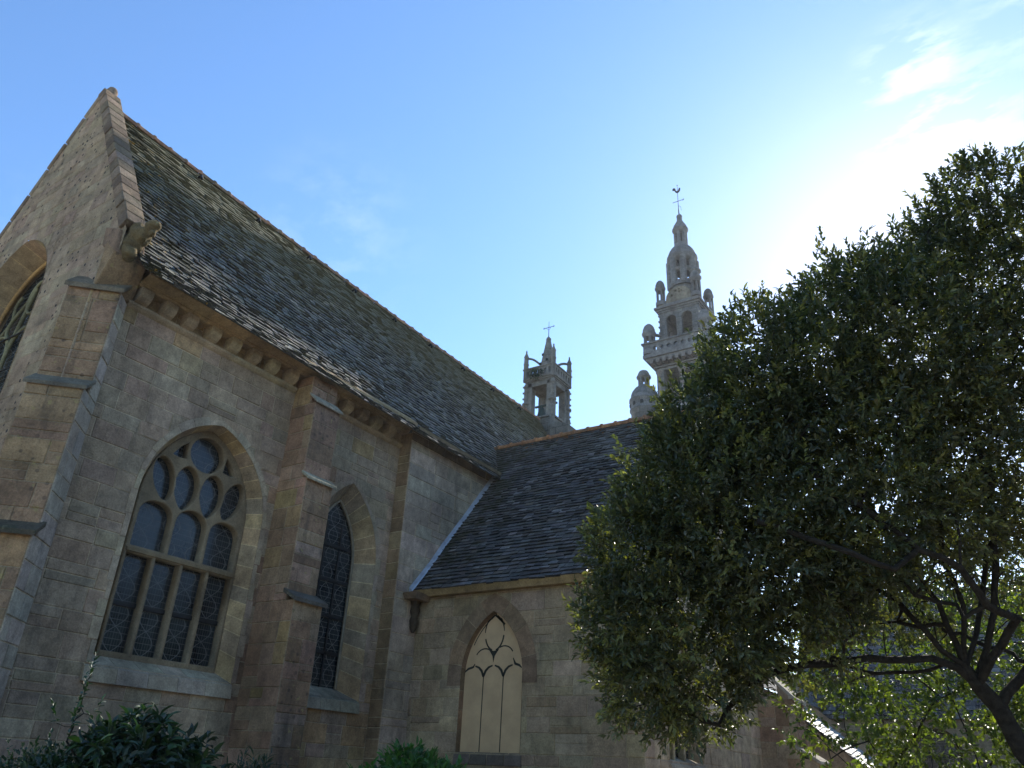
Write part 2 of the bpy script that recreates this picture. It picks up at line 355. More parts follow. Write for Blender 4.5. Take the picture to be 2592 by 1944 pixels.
def ashlar(mb, fmap, u0, u1, z0, z1, holes=(), rng=R, rows=(.24, .38), bw=(.32, .80), clip=None, pal=PAL_WALL, gap=.006, proud=.012, base=True, mort=MORTAR, pfun=None):
    """irregular squared blocks over a mortar plane; fmap(u,z,d) gives the 3D point, holes are Arch openings"""
    zs = [z0]; marks = sorted([h.z0 for h in holes if z0 < h.z0 < z1] + [z1])
    for mk in marks:
        while zs[-1] < mk - 1e-6:
            st = rng.uniform(*rows)
            if zs[-1] + st > mk - rows[0] * .6: st = mk - zs[-1]
            zs.append(zs[-1] + st)
    def bounds(z):
        a, b = (u0, u1) if clip is None else clip(z)
        return max(u0, a), min(u1, b)
    def piece(a, b, za, zb, d, t, g, jit):
        nn = 7
        for hole_side in pieces(a, b, za, zb):
            lo, hi = hole_side
            zz = [za + g + (zb - za - 2 * g) * k / (nn - 1) for k in range(nn)]
            L_ = [lo(z) + g for z in zz]; R_ = [hi(z) - g for z in zz]
            if max(r - l for l, r in zip(L_, R_)) < .015: continue
            straight = all(abs(x - L_[0]) < 1e-5 for x in L_) and all(abs(x - R_[0]) < 1e-5 for x in R_)
            if straight:
                zz = [zz[0], zz[-1]]; L_ = [L_[0]] * 2; R_ = [R_[0]] * 2
                if g > 0:
                    c = [(L_[0] + rng.uniform(-jit, jit), zz[0] + rng.uniform(-jit, jit)), (R_[0] + rng.uniform(-jit, jit), zz[0] + rng.uniform(-jit, jit)),
                         (R_[0] + rng.uniform(-jit, jit), zz[1] + rng.uniform(-jit, jit)), (L_[0] + rng.uniform(-jit, jit), zz[1] + rng.uniform(-jit, jit))]
                    e = .010
                    cx_ = [(c[0][0] + e, c[0][1] + e), (c[1][0] - e, c[1][1] + e), (c[2][0] - e, c[2][1] - e), (c[3][0] + e, c[3][1] - e)]
                    fr = [fmap(x, z, d) for x, z in cx_]; bk = [fmap(x, z, .001) for x, z in c]
                    mb.face(fr, t)
                    for k in range(4):
                        mb.face([bk[k], bk[(k + 1) % 4], fr[(k + 1) % 4], fr[k]], t)
                    continue
            for k in range(len(zz) - 1):
                l0, r0, l1, r1 = L_[k], max(L_[k], R_[k]), L_[k + 1], max(L_[k + 1], R_[k + 1])
                if r0 - l0 < .004 and r1 - l1 < .004: continue
                mb.face([fmap(l0, zz[k], d), fmap(r0, zz[k], d), fmap(r1, zz[k + 1], d), fmap(l1, zz[k + 1], d)], t)
    def pieces(a, b, za, zb):
        res = [(lambda z, a=a: max(a, bounds(z)[0]), lambda z, b=b: min(b, bounds(z)[1]))]
        for h in holes:
            if zb <= h.z0 + 1e-6 or za >= h.z1 - 1e-6: continue
            w_ = max(h.w(max(za, h.z0)), h.w(min(zb, h.z1)))
            if b <= h.c - w_ or a >= h.c + w_: continue
            new = []
            for lo, hi in res:
                def hl(z, h=h): return h.c - (h.w(z) if h.z0 - 1e-6 <= z < h.z1 else 0)
                def hr(z, h=h): return h.c + (h.w(z) if h.z0 - 1e-6 <= z < h.z1 else 0)
                new.append((lo, lambda z, hi=hi, hl=hl: min(hi(z), hl(z))))
                new.append((lambda z, lo=lo, hr=hr: max(lo(z), hr(z)), hi))
            res = new
        return res
    for za, zb in zip(zs[:-1], zs[1:]):
        a0 = min(bounds(za)[0], bounds(zb)[0]); b0 = max(bounds(za)[1], bounds(zb)[1])
        if b0 - a0 < .03: continue
        if base: piece(a0, b0, za, zb, 0., mort, 0, 0)
        x = a0
        hh = (zb - za)
        while x < b0 - .02:
            st = rng.uniform(*bw)
            if x + st > b0 - bw[0] * .5: st = b0 - x
            t = pick(pfun(x, za) if pfun else pal, rng)
            if hh > .27 and rng.random() < .16:         # a course split into two thin stones
                zm = za + hh * rng.uniform(.4, .6)
                piece(x, x + st, za, zm, proud * rng.uniform(.5, 1.5), t, gap, .004)
                piece(x, x + st, zm, zb, proud * rng.uniform(.5, 1.5), pick(pfun(x, za) if pfun else pal, rng), gap, .004)
            else:
                piece(x, x + st, za, zb, proud * rng.uniform(.5, 1.5), t, gap, .004)
            x += st

def reveal(mb, fmap, A, B, d0, d1, rng, pal, skip_bottom=True, jn=.4, mort=(.48, .42, .30), lip=None):
    """splayed or square reveal between outline A (depth d0) and outline B (depth d1), cut into voussoirs"""
    pa, pb = A.outline(28, 12), B.outline(28, 12)
    ln = [0]
    for k in range(1, len(pa)): ln.append(ln[-1] + math.dist(pa[k], pa[k - 1]))
    def at(p, s):
        for k in range(1, len(ln)):
            if s <= ln[k] + 1e-9:
                f = (s - ln[k - 1]) / max(1e-9, ln[k] - ln[k - 1])
                return (p[k - 1][0] + (p[k][0] - p[k - 1][0]) * f, p[k - 1][1] + (p[k][1] - p[k - 1][1]) * f)
        return p[-1]
    s = 0; T = ln[-1]
    while s < T - 1e-6:
        e = min(T, s + jn * rng.uniform(.75, 1.3))
        if T - e < jn * .5: e = T
        t = pick(pal, rng)
        cuts = [s + .009] + [x for x in ln if s + .02 < x < e - .02] + [e - .009]
        for a, b in zip(cuts[:-1], cuts[1:]):
            mb.face([fmap(*at(pa, a), d0), fmap(*at(pb, a), d1), fmap(*at(pb, b), d1), fmap(*at(pa, b), d0)], t)
        mb.face([fmap(*at(pa, e - .009), d0), fmap(*at(pb, e - .009), d1), fmap(*at(pb, min(T, e + .009)), d1), fmap(*at(pa, min(T, e + .009)), d0)], mort)
        s = e
    mb.face([fmap(*at(pa, 0), d0), fmap(*at(pb, 0), d1), fmap(*at(pb, .01), d1), fmap(*at(pa, .01), d0)], mort)

def arch_face(mb, fmap, A, d, t=(1, 1, 1)):
    p = A.outline(16, 2)
    n = len(p); h = n // 2
    for k in range(h):
        a, b, c, e = p[k], p[n - 1 - k], p[n - 2 - k], p[k + 1]
        if k + 1 == n - 2 - k or math.dist(c, e) < 1e-6: mb.face([fmap(*a, d), fmap(*b, d), fmap(*e, d)], t)
        else: mb.face([fmap(*a, d), fmap(*b, d), fmap(*c, d), fmap(*e, d)], t)

def plate(name, outline, holes, thick, bev, M4, material, parent=None, tintc=(1, 1, 1), res=0):
    """flat stone plate with openings: a filled 2D curve with thickness and chamfer, turned into a mesh"""
    cu = D.curves.new(name, 'CURVE'); cu.dimensions = '2D'; cu.fill_mode = 'BOTH'; cu.extrude = thick / 2; cu.bevel_depth = bev; cu.bevel_resolution = 1; cu.offset = -bev
    for loop in [outline] + list(holes):
        sp = cu.splines.new('POLY'); sp.points.add(len(loop) - 1)
        for k, (x, y) in enumerate(loop): sp.points[k].co = (x, y, 0, 1)
        sp.use_cyclic_u = True
    tmp = D.objects.new(name, cu); col.objects.link(tmp)
    dg = bpy.context.evaluated_depsgraph_get(); dg.update()
    me = D.meshes.new_from_object(tmp.evaluated_get(dg)); D.objects.remove(tmp)
    me.name = name; me.transform(M4); me.materials.clear(); me.materials.append(material)
    ca = me.color_attributes.new("tint", 'FLOAT_COLOR', 'CORNER')
    arr = np.ones((len(me.loops), 4), np.float32); arr[:, :3] = tintc; ca.data.foreach_set("color", arr.ravel())
    o = D.objects.new(name, me); col.objects.link(o); hang(o, parent)
    return o

def ell(cx, cy, rx, ry, rot=0, n=22, sq=1.):
    r = []
    for k in range(n):
        a = 2 * PI * k / n; x, y = rx * math.cos(a), ry * math.sin(a)
        r.append((cx + x * math.cos(rot) - y * math.sin(rot), cy + x * math.sin(rot) + y * math.cos(rot)))
    return r

def frame_x(x):      # local (u,v) -> (x, y=u, z=v), plate normal along +X
    return Matrix(((0, 0, 1, x), (1, 0, 0, 0), (0, 1, 0, 0), (0, 0, 0, 1)))
def frame_y(y):      # local (u,v) -> (x=u, y, z=v), plate normal along -Y
    return Matrix(((1, 0, 0, 0), (0, 0, -1, y), (0, 1, 0, 0), (0, 0, 0, 1)))

def slates(mb, prof, t0, t1, fmap, expo, wid, rng, pal, lim=None, jag=.008):
    """courses of separate slates laid over the profile, eave to ridge; fmap(u,z,t) -> point"""
    P = [Vector((a, 0, b)) for a, b in prof]; ln = [0]
    for k in range(1, len(P)): ln.append(ln[-1] + (P[k] - P[k - 1]).length)
    def at(s):
        s = max(0, min(ln[-1], s))
        for k in range(1, len(ln)):
            if s <= ln[k] + 1e-9:
                f = (s - ln[k - 1]) / (ln[k] - ln[k - 1]); d = (P[k] - P[k - 1]).normalized()
                return P[k - 1].lerp(P[k], f), Vector((-d.z, 0, d.x)) if d.x * 1 > 0 or True else None
        return P[-1], Vector((0, 0, 1))
    def norm(s):
        q, n_ = at(s)
        if n_.z < 0: n_ = -n_
        return q, n_
    for k in range(len(P) - 1):
        for q_ in range(12):                       # dark under-layer, a little below the slates
            ta, tb = t0 + (t1 - t0) * q_ / 12, t0 + (t1 - t0) * (q_ + 1) / 12
            mb.face([fmap(P[k].x, P[k].z - .012, ta), fmap(P[k].x, P[k].z - .012, tb), fmap(P[k + 1].x, P[k + 1].z - .012, tb), fmap(P[k + 1].x, P[k + 1].z - .012, ta)], (.05, .05, .05))
    s = -.02; row = 0
    while s < ln[-1] - .02:
        q0, n0 = norm(s); q1, n1 = norm(s + expo * 1.02)
        if s < 0: q0 = P[0] + (P[0] - P[1]).normalized() * (-s)
        a, b = (t0, t1) if lim is None else lim(s / ln[-1])
        x = a - rng.uniform(0, wid[0]); rowk = rng.uniform(.9, 1.1)
        while x < b:
            ww = rng.uniform(*wid); xa, xb = max(a, x + .003), min(b, x + ww - .003); x += ww
            if xb - xa < .02: continue
            l0 = .034 + rng.uniform(-.014, .024); l1 = .004 + rng.uniform(0, .012); dj = rng.uniform(-jag, jag)
            dn = (q0 - q1).normalized() * dj; sk = rng.uniform(-.012, .012)
            A = q0 + dn + n0 * (l0 + sk); Bq = q0 + dn + n0 * (l0 - sk); C = q1 + n1 * l1; E0 = q0 + dn
            c = pick(pal, rng, .14); c = tuple(v * rowk for v in c)
            mb.face([fmap(A.x, A.z, xa), fmap(Bq.x, Bq.z, xb), fmap(C.x, C.z, xb), fmap(C.x, C.z, xa)], c)
            mb.face([fmap(E0.x, E0.z, xa), fmap(E0.x, E0.z, xb), fmap(Bq.x, Bq.z, xb), fmap(A.x, A.z, xa)], tuple(v * .35 for v in c))  # shade on the downward-facing edge is put into its darker colour
        s += expo * rng.uniform(.96, 1.04); row += 1

# ------------------------------------------------------------------ ground
g = MB(); g.face([(-300, -300, GZ), (300, -300, GZ), (300, 300, GZ), (-300, 300, GZ)])
gm, gn, gl_, gb = mat("pale_gravel")
tcn = gn.new("ShaderNodeTexCoord")
a = noise(gn, gl_, tcn.outputs['Object'], .35, 6, .6); b2 = noise(gn, gl_, tcn.outputs['Object'], 30, 4, .7)
gl_.new(mixc(gn, gl_, 1., mixc(gn, gl_, ramp(gn, gl_, a, .45, .55), (.34, .29, .22), (.42, .36, .28)), mixc(gn, gl_, b2, (.5, .5, .5), (1.4, 1.4, 1.4)), 'MULTIPLY'), gb.inputs['Base Color'])
gb.inputs['Roughness'].default_value = .95; bump(gn, gl_, b2, .6, .05, gb)
g.build("ground", gm, None, "pale gravel around the church", "ground", kind="structure")

# ================================================================== CHOIR (the long block on the left)
CX, CY = -12., 5.18
choir = empty("church_choir", (-14.8, 13, GZ))
tag(choir, "long granite church wing with steep slate roof, gable and tall traceried window at left", "church")
fx = lambda u, z, d: (CX + d, u, z)
rc = random.Random(3)
W1o, W1i = Arch(8.11, 1.29, 1.25, 4.0, 1.62), Arch(8.15, 1.09, 1.46, 4.05, 1.52)
W2o, W2i = Arch(11.62, 1.0, 1.25, 3.95, 1.68), Arch(11.62, .65, 1.46, 3.95, 1.36)
mw = MB()
def pal_main(u, z):
    if z > 6.3 and rc.random() < .3: return PAL_OCH
    if 9.3 < u < 10.4: return PAL_BUT
    if u > 10.3 and z < 4: return PAL_WARM + PAL_WALL
    return PAL_WALL
ashlar(mw, fx, 5.1, 12.98, GZ, 7.06, [W1o, W2o], rc, pfun=pal_main)
ashlar(mw, fx, 5.1, 12.98, 7.06, 7.36, [], rc, pal=PAL_OCH, rows=(.3, .3))
mw.build("side_wall", MS, choir)
# wall behind the step: proud plane x=-11.65 running on beyond the transept
PX = -11.65
ms = MB()
fp = lambda u, z, d: (PX + d, u, z)
ashlar(ms, fp, 12.98, 21.2, GZ, 7.12, [], rc, rows=(.3, .42), bw=(.4, 1.0), pal=[(.35, .31, .28), (.33, .29, .265), (.37, .33, .30), (.31, .28, .26)])
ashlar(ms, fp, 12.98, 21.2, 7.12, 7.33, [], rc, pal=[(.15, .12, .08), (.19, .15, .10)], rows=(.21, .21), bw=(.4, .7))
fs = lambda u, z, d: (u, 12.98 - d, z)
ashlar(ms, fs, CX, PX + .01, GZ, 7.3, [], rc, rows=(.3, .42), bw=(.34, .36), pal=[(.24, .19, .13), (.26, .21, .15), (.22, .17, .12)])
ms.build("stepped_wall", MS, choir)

# gable wall facing the viewer's left
AX, AZ = -14.72, 13.0
def gclip(z):
    if z < 7.6: return (-18.3, CX + .0)
    r_ = AX + (AZ - z) / 1.60; l_ = AX - (AZ - z) / 1.24
    return (l_, min(r_, CX + .35))
fg = lambda u, z, d: (u, CY - d, z)
Go, Gi = Arch(-15.6, 1.45, 2.4, 7.6, 1.7), Arch(-15.6, 1.38, 2.6, 7.55, 1.58)
mg = MB(); rg = random.Random(8)
ashlar(mg, fg, -18.3, CX + .6, GZ, AZ - .02, [Go], rg, rows=(.18, .34), bw=(.25, .7), clip=gclip, pal=PAL_GABLE, mort=(.335, .29, .225), proud=.006, gap=.004)
mg.build("gable_wall", MG, choir)
gw = empty("window", (-15.6, CY, 2.4)); gw["label"] = "tall pointed gable window with wavy tracery bars"; hang(gw, choir)
mr_ = MB(); reveal(mr_, fg, Go, Gi, .015, -.62, rg, [(.37, .32, .25), (.35, .30, .23), (.39, .34, .27)], jn=.5)
mr_.build("reveal", MD, gw)
mgl = MB(); arch_face(mgl, fg, Gi, -.60); mgl.build("glass", G3, gw)
tb = MB(); GY = CY + .52
for c0 in (-.46, .46):
    tb.tube([(-15.6 + c0, GY, z) for z in (2.6, 7.0)] + [(-15.6 + c0 * (1 - f * .9) , GY, 7.0 + 1.9 * f) for f in (.25, .5, .75)], .045, 6, (.20, .21, .15))
for c0, w_ in ((-.92, .44), (0, .44), (.92, .44)):
    tb.tube([(-15.6 + c0 + w_ * math.cos(a_), GY, 7.0 + .55 * math.sin(a_)) for a_ in [PI * k / 10 for k in range(11)]], .035, 6, (.20, .21, .15))
for s_ in (-1, 1):
    tb.tube([(-15.6 + s_ * (.46 + .34 * math.sin(f * PI * 1.5)), GY, 7.3 + 1.2 * f) for f in [k / 12 for k in range(13)]], .04, 6, (.20, .21, .15))
    tb.tube([(-15.6 + s_ * (1.15 - .55 * f + .12 * math.sin(f * 9)), GY, 7.2 + 1.25 * f) for f in [k / 12 for k in range(13)]], .035, 6, (.20, .21, .15))
tb.tube([(-15.6 + .30 * math.cos(a_), GY, 8.25 + .38 * math.sin(a_)) for a_ in [2 * PI * k / 16 for k in range(17)]], .035, 6, (.20, .21, .15))
tb.tube([(x, GY - .02, z) for x, z in Arch(-15.6, 1.36, 2.6, 7.55, 1.55).outline(14, 2)], .05, 6, (.42, .30, .16))
tb.build("tracery", MD, gw)
mba = MB()
for z in (3.4, 4.2, 5.0, 5.8, 6.6, 7.4): mba.tube([(-16.95, CY + .47, z), (-14.25, CY + .47, z)], .018, 5)
mba.build("saddle_bar", IRON, gw)

# coping of the gable: sloping stones, split into lengths
mc = MB(); rk = random.Random(4)
def cope(x0, z0, x1, z1, n, th=.2, y0=5.12, y1=5.50, inv=1, jj=.012):
    for k in range(n):
        a, b_ = k / n + .0015, (k + 1) / n - .0015
        d = Vector((x1 - x0, 0, z1 - z0)); nn = Vector((-d.z, 0, d.x)).normalized() * inv
        p, q_ = Vector((x0, 0, z0)) + d * a, Vector((x0, 0, z0)) + d * b_
        j = rk.uniform(-jj, jj); t = pick([(.22, .18, .15), (.19, .16, .14), (.26, .22, .19), (.17, .14, .12)], rk)
        up = nn * (th + j)
        lo = -nn * .12
        mc.hexa([(p.x + lo.x, y0 + j, p.z + lo.z), (q_.x + lo.x, y0 + j, q_.z + lo.z), (q_.x + lo.x, y1, q_.z + lo.z), (p.x + lo.x, y1, p.z + lo.z),
                 (p.x + up.x, y0 + j, p.z + up.z), (q_.x + up.x, y0 + j, q_.z + up.z), (q_.x + up.x, y1, q_.z + up.z), (p.x + up.x, y1, p.z + up.z)], t)
cope(AX, AZ, -11.72, AZ - 3.0 * 1.6, 17, .12, inv=-1)
cope(AX, AZ, -18.2, AZ - 3.48 * 1.24, 8, .045, y0=5.15, jj=.006)
mc.build("coping", MMOSS, choir, bevel=.02)
ml = MB(); n_ = Vector((1.6, 0, 1)).normalized()
ml.tube([(-14.55 + dd, 5.51, 12.62 + zz) for dd, zz in ((0, 0), (.7, -1.12), (1.3, -2.08), (2.25, -3.66), (2.75, -4.47))], .03, 6)
ml.build("mortar_fillet", LEAD, choir)
ap = MB()
ap.lathe((AX, 5.33), [(.17, 12.7), (.15, 12.95), (.11, 13.10), (.12, 13.17), (.09, 13.24), (.02, 13.27)], 10, (.24, .2, .18))
ap.build("apex_stone", MMOSS, choir)

# kneeler: worn crouching beast at the foot of the coping
kb = bmesh.new()
for c, r_, sc3 in (((-11.82, 5.36, 7.86), .30, (1.15, .8, .85)), ((-11.50, 5.40, 8.02), .22, (1.0, .85, .8)), ((-11.24, 5.44, 8.20), .17, (1.2, .75, .8)), ((-11.62, 5.36, 8.17), .2, (1, .8, 1)),
                   ((-11.68, 5.34, 7.62), .2, (1, .9, 1)), ((-11.19, 5.46, 8.02), .10, (1.2, .8, .8))):
    rr = bmesh.ops.create_icosphere(kb, subdivisions=3, radius=r_)
    for v in rr['verts']:
        v.co = (Vector((v.co.x * sc3[0], v.co.y * sc3[1], v.co.z * sc3[2])) + Vector(c) - Vector((-11.75, 5.4, 7.9))) * .84 + Vector((-11.75, 5.4, 7.92))
me = D.meshes.new("kneeler"); kb.to_mesh(me); kb.free(); me.materials.append(MKN)
ca = me.color_attributes.new("tint", 'FLOAT_COLOR', 'CORNER'); ca.data.foreach_set("color", np.tile(np.array([.22, .19, .12, 1], np.float32), len(me.loops)))
ko = D.objects.new("kneeler", me); col.objects.link(ko); hang(ko, choir); ko["label"] = "worn mossy beast carved at the foot of the gable"
rm = ko.modifiers.new("r", 'REMESH'); rm.mode = 'VOXEL'; rm.voxel_size = .022; rm.use_smooth_shade = True
tx = D.textures.new("lump", 'CLOUDS'); tx.noise_scale = .16
dm = ko.modifiers.new("d", 'DISPLACE'); dm.texture = tx; dm.strength = .09; dm.mid_level = .5; dm.texture_coords = 'GLOBAL'

kb2 = MB()
kb2.hexa([(-12.05, 5.13, 7.0), (-11.95, 5.10, 7.0), (-11.93, 5.78, 7.0), (-12.05, 5.78, 7.0), (-12.05, 5.10, 7.95), (-11.66, 5.12, 7.62), (-11.62, 5.70, 7.56), (-12.05, 5.70, 7.95)], (.30, .23, .16))
kb2.hexa([(-12.2, 5.11, 7.9), (-11.66, 5.11, 7.58), (-11.62, 5.66, 7.54), (-12.2, 5.6, 7.9), (-12.3, 5.12, 8.35), (-11.75, 5.12, 8.1), (-11.7, 5.6, 8.0), (-12.3, 5.6, 8.35)], (.27, .2, .16))
kb2.build("kneeler_block", MB_, choir, bevel=.03)
# roof
PROF = [(-11.30, 7.36), (-11.50, 7.58), (-11.74, 7.88), (-12.0, 8.28), (-12.3, 8.79), (-13.3, 10.50), (-14.6, 12.66)]
PAL_S = [(.15, .148, .145), (.18, .172, .165), (.085, .083, .083), (.22, .21, .19), (.13, .12, .105), (.30, .28, .25), (.16, .165, .175), (.11, .11, .115), (.15, .14, .12)]
mroof = MB(); rs = random.Random(5); PAL_S = [(c[0] * 1.04, c[1], c[2] * .92) for c in calm(PAL_S, .62)]; PAL_T = [(c[0] * 1.03, c[1], c[2] * .94) for c in calm([(.105, .105, .108), (.13, .127, .13), (.065, .063, .065), (.14, .138, .14), (.11, .092, .078), (.21, .20, .20), (.075, .067, .06), (.095, .097, .105), (.10, .097, .095)], .8)]
def sag(t): return -.012 * (t - 5.5) - .0025 * (t - 5.5) * (24 - t) * .5
slates(mroof, PROF, 5.49, 24.2, lambda u, z, t: (u, t, z + sag(t)), .135, (.15, .26), rs, PAL_S)
mroof.face([(-14.6, 5.56, 12.50), (-14.6, 24.2, 12.3), (-18.4, 24.2, 7.4), (-18.4, 5.56, 7.4)], (.1, .1, .11))
mroof.build("roof", SL1, choir)
mt = MB(); y = 5.6
while y < 24:
    e = min(24.1, y + .42); zz = 12.66 + sag(y); z2 = 12.66 + sag(e)
    rows = []
    for yy, zc, rr in ((y, zz, .105), (e - .05, z2, .10), (e - .05, z2 + .0, .125), (e, z2, .125)):
        rows.append([(-14.6 + rr * math.sin(a_), yy, zc - .02 + rr * math.cos(a_)) for a_ in [(-1.9 + 3.8 * k / 8) for k in range(9)]])
    mt.grid(rows, pick([(1, .95, .9), (.8, .75, .7), (1.2, 1.05, .9), (.7, .75, .7)], rs), sm=True)
    y = e
mt.build("ridge_tiles", RIDGE, choir)
for k in range(9):                                   # iron roof hooks below the ridge
    yy = 7.6 + 1.75 * k; hk = MB(); hk.tube([(-14.42, yy, 12.38 + sag(yy)), (-14.30, yy, 12.40 + sag(yy)), (-14.26, yy, 12.29 + sag(yy))], .035, 6); hk.build("roof_hook", IRON, choir)
mgl2 = MB(); mgl2.box((-18.3, 5.3, GZ), (-18.0, 24.2, 7.4), (.33, .28, .24)); mgl2.build("back_wall", MS, choir)
me_ = MB(); me_.box((-18.0, 23.9, GZ), (-11.7, 24.2, 7.3), (.33, .28, .24))
me_.face([(-11.7, 24.15, 7.3), (-14.6, 24.15, 12.2), (-18.0, 24.15, 7.3)], (.33, .28, .24)); me_.build("end_wall", MS, choir)

# eaves: string course, corbels, cornice
mst = MB()
def run(y0, y1, prof, t):     # prof: list of (d,z)
    y = y0
    while y < y1 - .01:
        e = min(y1, y + rc.uniform(.8, 1.4)); tt = pick([t], rc, .12)
        for k in range(len(prof) - 1):
            mst.face([(CX + prof[k][0], y, prof[k][1]), (CX + prof[k][0], e - .004, prof[k][1]), (CX + prof[k + 1][0], e - .004, prof[k + 1][1]), (CX + prof[k + 1][0], y, prof[k + 1][1])], tt)
        y = e
SP = [(0, 6.93), (.05, 6.96), (.09, 7.0), (.09, 7.05), (0, 7.09)]
run(5.72, 9.58, SP, (.36, .31, .25)); mst.build("string_course", MD, choir); mst = MB(); run(10.32, 12.97, SP, (.34, .29, .23)); mst.build("string_course", MD, choir)
mst = MB()
CP = [(0, 7.30), (.22, 7.30), (.27, 7.33), (.27, 7.36), (.31, 7.375), (.42, 7.40), (.50, 7.43), (.50, 7.50), (.40, 7.60), (.0, 7.6)]
run(5.72, 12.97, CP, (.33, .27, .18))
mst.build("cornice", MD, choir); mst = MB(); mst.box((PX - .02, 12.98, 7.33), (PX + .22, 21.2, 7.42), (.16, .13, .09))
mst.build("cornice", MD, choir)
def corbel(yc):
    cb = MB(); wv = .115; pr = [(0, 7.02 + .02), (.07, 7.035), (.17, 7.075), (.235, 7.13), (.26, 7.2), (.26, 7.295), (0, 7.295)]
    t = pick([(.38, .34, .28), (.35, .30, .25), (.36, .33, .25)], rc, .12)
    for k in range(len(pr) - 1):
        cb.face([(CX + pr[k][0], yc - wv, pr[k][1]), (CX + pr[k][0], yc + wv, pr[k][1]), (CX + pr[k + 1][0], yc + wv, pr[k + 1][1]), (CX + pr[k + 1][0], yc - wv, pr[k + 1][1])], t, 0 < k < 4)
    for s_ in (-1, 1):
        f = [(CX + d_, yc + s_ * wv, z_) for d_, z_ in pr]; cb.face(f if s_ < 0 else f[::-1], t)
    cb.build("corbel", MD, choir)
for k in range(8): corbel(5.90 + .487 * k + rc.uniform(-.02, .02))
for k in range(5): corbel(10.47 + .49 * k + rc.uniform(-.02, .02))

# window 1, large, with tracery
w1 = empty("window", (CX, 8.15, 1.25)); w1["label"] = "large pointed window of four lower lights and curved stone tracery"; hang(w1, choir)
mr_ = MB(); reveal(mr_, fx, W1o, W1i, .012, -.40, rc, [(.40, .33, .22), (.36, .30, .22), (.38, .31, .20), (.33, .29, .24)], jn=.34, mort=(.55, .48, .34))
mr_.build("reveal", MD, w1)
mv = MB()            # dressed hood stones flush round the arch and the quoins down the jamb
def hood(mb, fmap, A, wd, z_from, pal, rng, d=.022, jn=.38, alt=False, sides=(1, 1)):
    p = [q for q in A.outline(28, 12)]
    ln = [0]
    for k in range(1, len(p)): ln.append(ln[-1] + math.dist(p[k], p[k - 1]))
    def at(s):
        for k in range(1, len(ln)):
            if s <= ln[k] + 1e-9:
                f = (s - ln[k - 1]) / max(1e-9, ln[k] - ln[k - 1])
                x, z = p[k - 1][0] + (p[k][0] - p[k - 1][0]) * f, p[k - 1][1] + (p[k][1] - p[k - 1][1]) * f
                if z <= A.s: nx, nz = (-1 if x < A.c else 1), 0
                else:
                    cxx = A.c + (A.R - A.h) * (1 if x < A.c else -1); q = Vector((x - cxx, z - A.s)); q.normalize(); nx, nz = q.x, q.y
                if abs(x - A.c) < .03: nx, nz = 0, 1.1
                return (x, z), (nx, nz)
        return at(ln[-1] - 1e-6)
    s = 0; T = ln[-1]; i = 0
    while s < T - 1e-6:
        e = min(T, s + jn * rng.uniform(.8, 1.25))
        if T - e < jn * .5: e = T
        (x0, z0_), _ = at((s + e) / 2)
        ok = (sides[0] if x0 < A.c else sides[1])
        if z0_ > z_from and ok:
            t = pick(pal, rng); wv = wd * (rng.uniform(.6, 1.35) if alt else 1)
            cuts = [s + .007] + [x for x in ln if s + .02 < x < e - .02] + [e - .007]
            for a, b_ in zip(cuts[:-1], cuts[1:]):
                (xa, za), na = at(a); (xb, zb), nb = at(b_)
                o1 = (xa + na[0] * wv, za + na[1] * wv); o2 = (xb + nb[0] * wv, zb + nb[1] * wv)
                mb.face([fmap(xa, za, d), fmap(xb, zb, d), fmap(*o2, d), fmap(*o1, d)], t)
                mb.face([fmap(*o1, d), fmap(*o2, d), fmap(*o2, 0), fmap(*o1, 0)], t)
        s = e; i += 1
hood(mv, fx, W1o, .12, 1.2, [(.37, .33, .28), (.35, .31, .27), (.38, .34, .28)], rc, alt=True, jn=.33)
mv.build("hood_stones", MD, w1)
mk = MB()
def sill(mb, y0, y1, zt, zm, zb, d, n, rng, tt=(.33, .31, .28)):
    """sloping inner sill above a proud outer slab"""
    for k in range(n):
        a, b_ = y0 + (y1 - y0) * k / n + .004, y0 + (y1 - y0) * (k + 1) / n - .004
        t = pick([tt], rng, .1)
        mb.hexa([(CX - .01, a, zb), (CX + d, a, zb), (CX + d, b_, zb), (CX - .01, b_, zb), (CX - .01, a, zm), (CX + d - .03, a, zm - .04), (CX + d - .03, b_, zm - .04), (CX - .01, b_, zm)], t)
sill(mk, 6.72, 9.42, 1.45, 1.25, 1.0, .07, 5, rc)
for k in range(6):
    a, b_ = 6.82 + 2.57 * k / 6 + .004, 6.82 + 2.57 * (k + 1) / 6 - .004
    mk.face([(CX + .0, a, 1.252), (CX + .0, b_, 1.252), (CX - .44, b_, 1.475), (CX - .44, a, 1.475)], pick([(.40, .37, .32)], rc, .12))
mk.face([(CX - .46, 6.8, 1.23), (CX - .46, 9.42, 1.23), (CX - .004, 9.42, 1.244), (CX - .004, 6.8, 1.244)], MORTAR)
mk.build("sill", MD, w1)
mgl = MB(); arch_face(mgl, fx, Arch(8.15, 1.12, 1.44, 4.05, 1.55), -.46); mgl.build("glass", G1, w1)
H = []
for i in range(4):
    c0 = -1.09 + .545 * (i + .5); H.append([(c0 - .236, 1.50), (c0 + .236, 1.50), (c0 + .236, 3.04), (c0 - .236, 3.04)])
for i in range(3):
    c0 = (-.715, 0, .715)[i]; hw = .318; hd = []
    for k in range(13):
        a_ = PI * k / 12; hd.append((c0 + hw * math.cos(a_), 3.72 + (.30 if i == 1 else .27) * math.sin(a_) ** .85))
    H.append([(c0 + hw, 3.17)] + hd + [(c0 - hw, 3.17)])
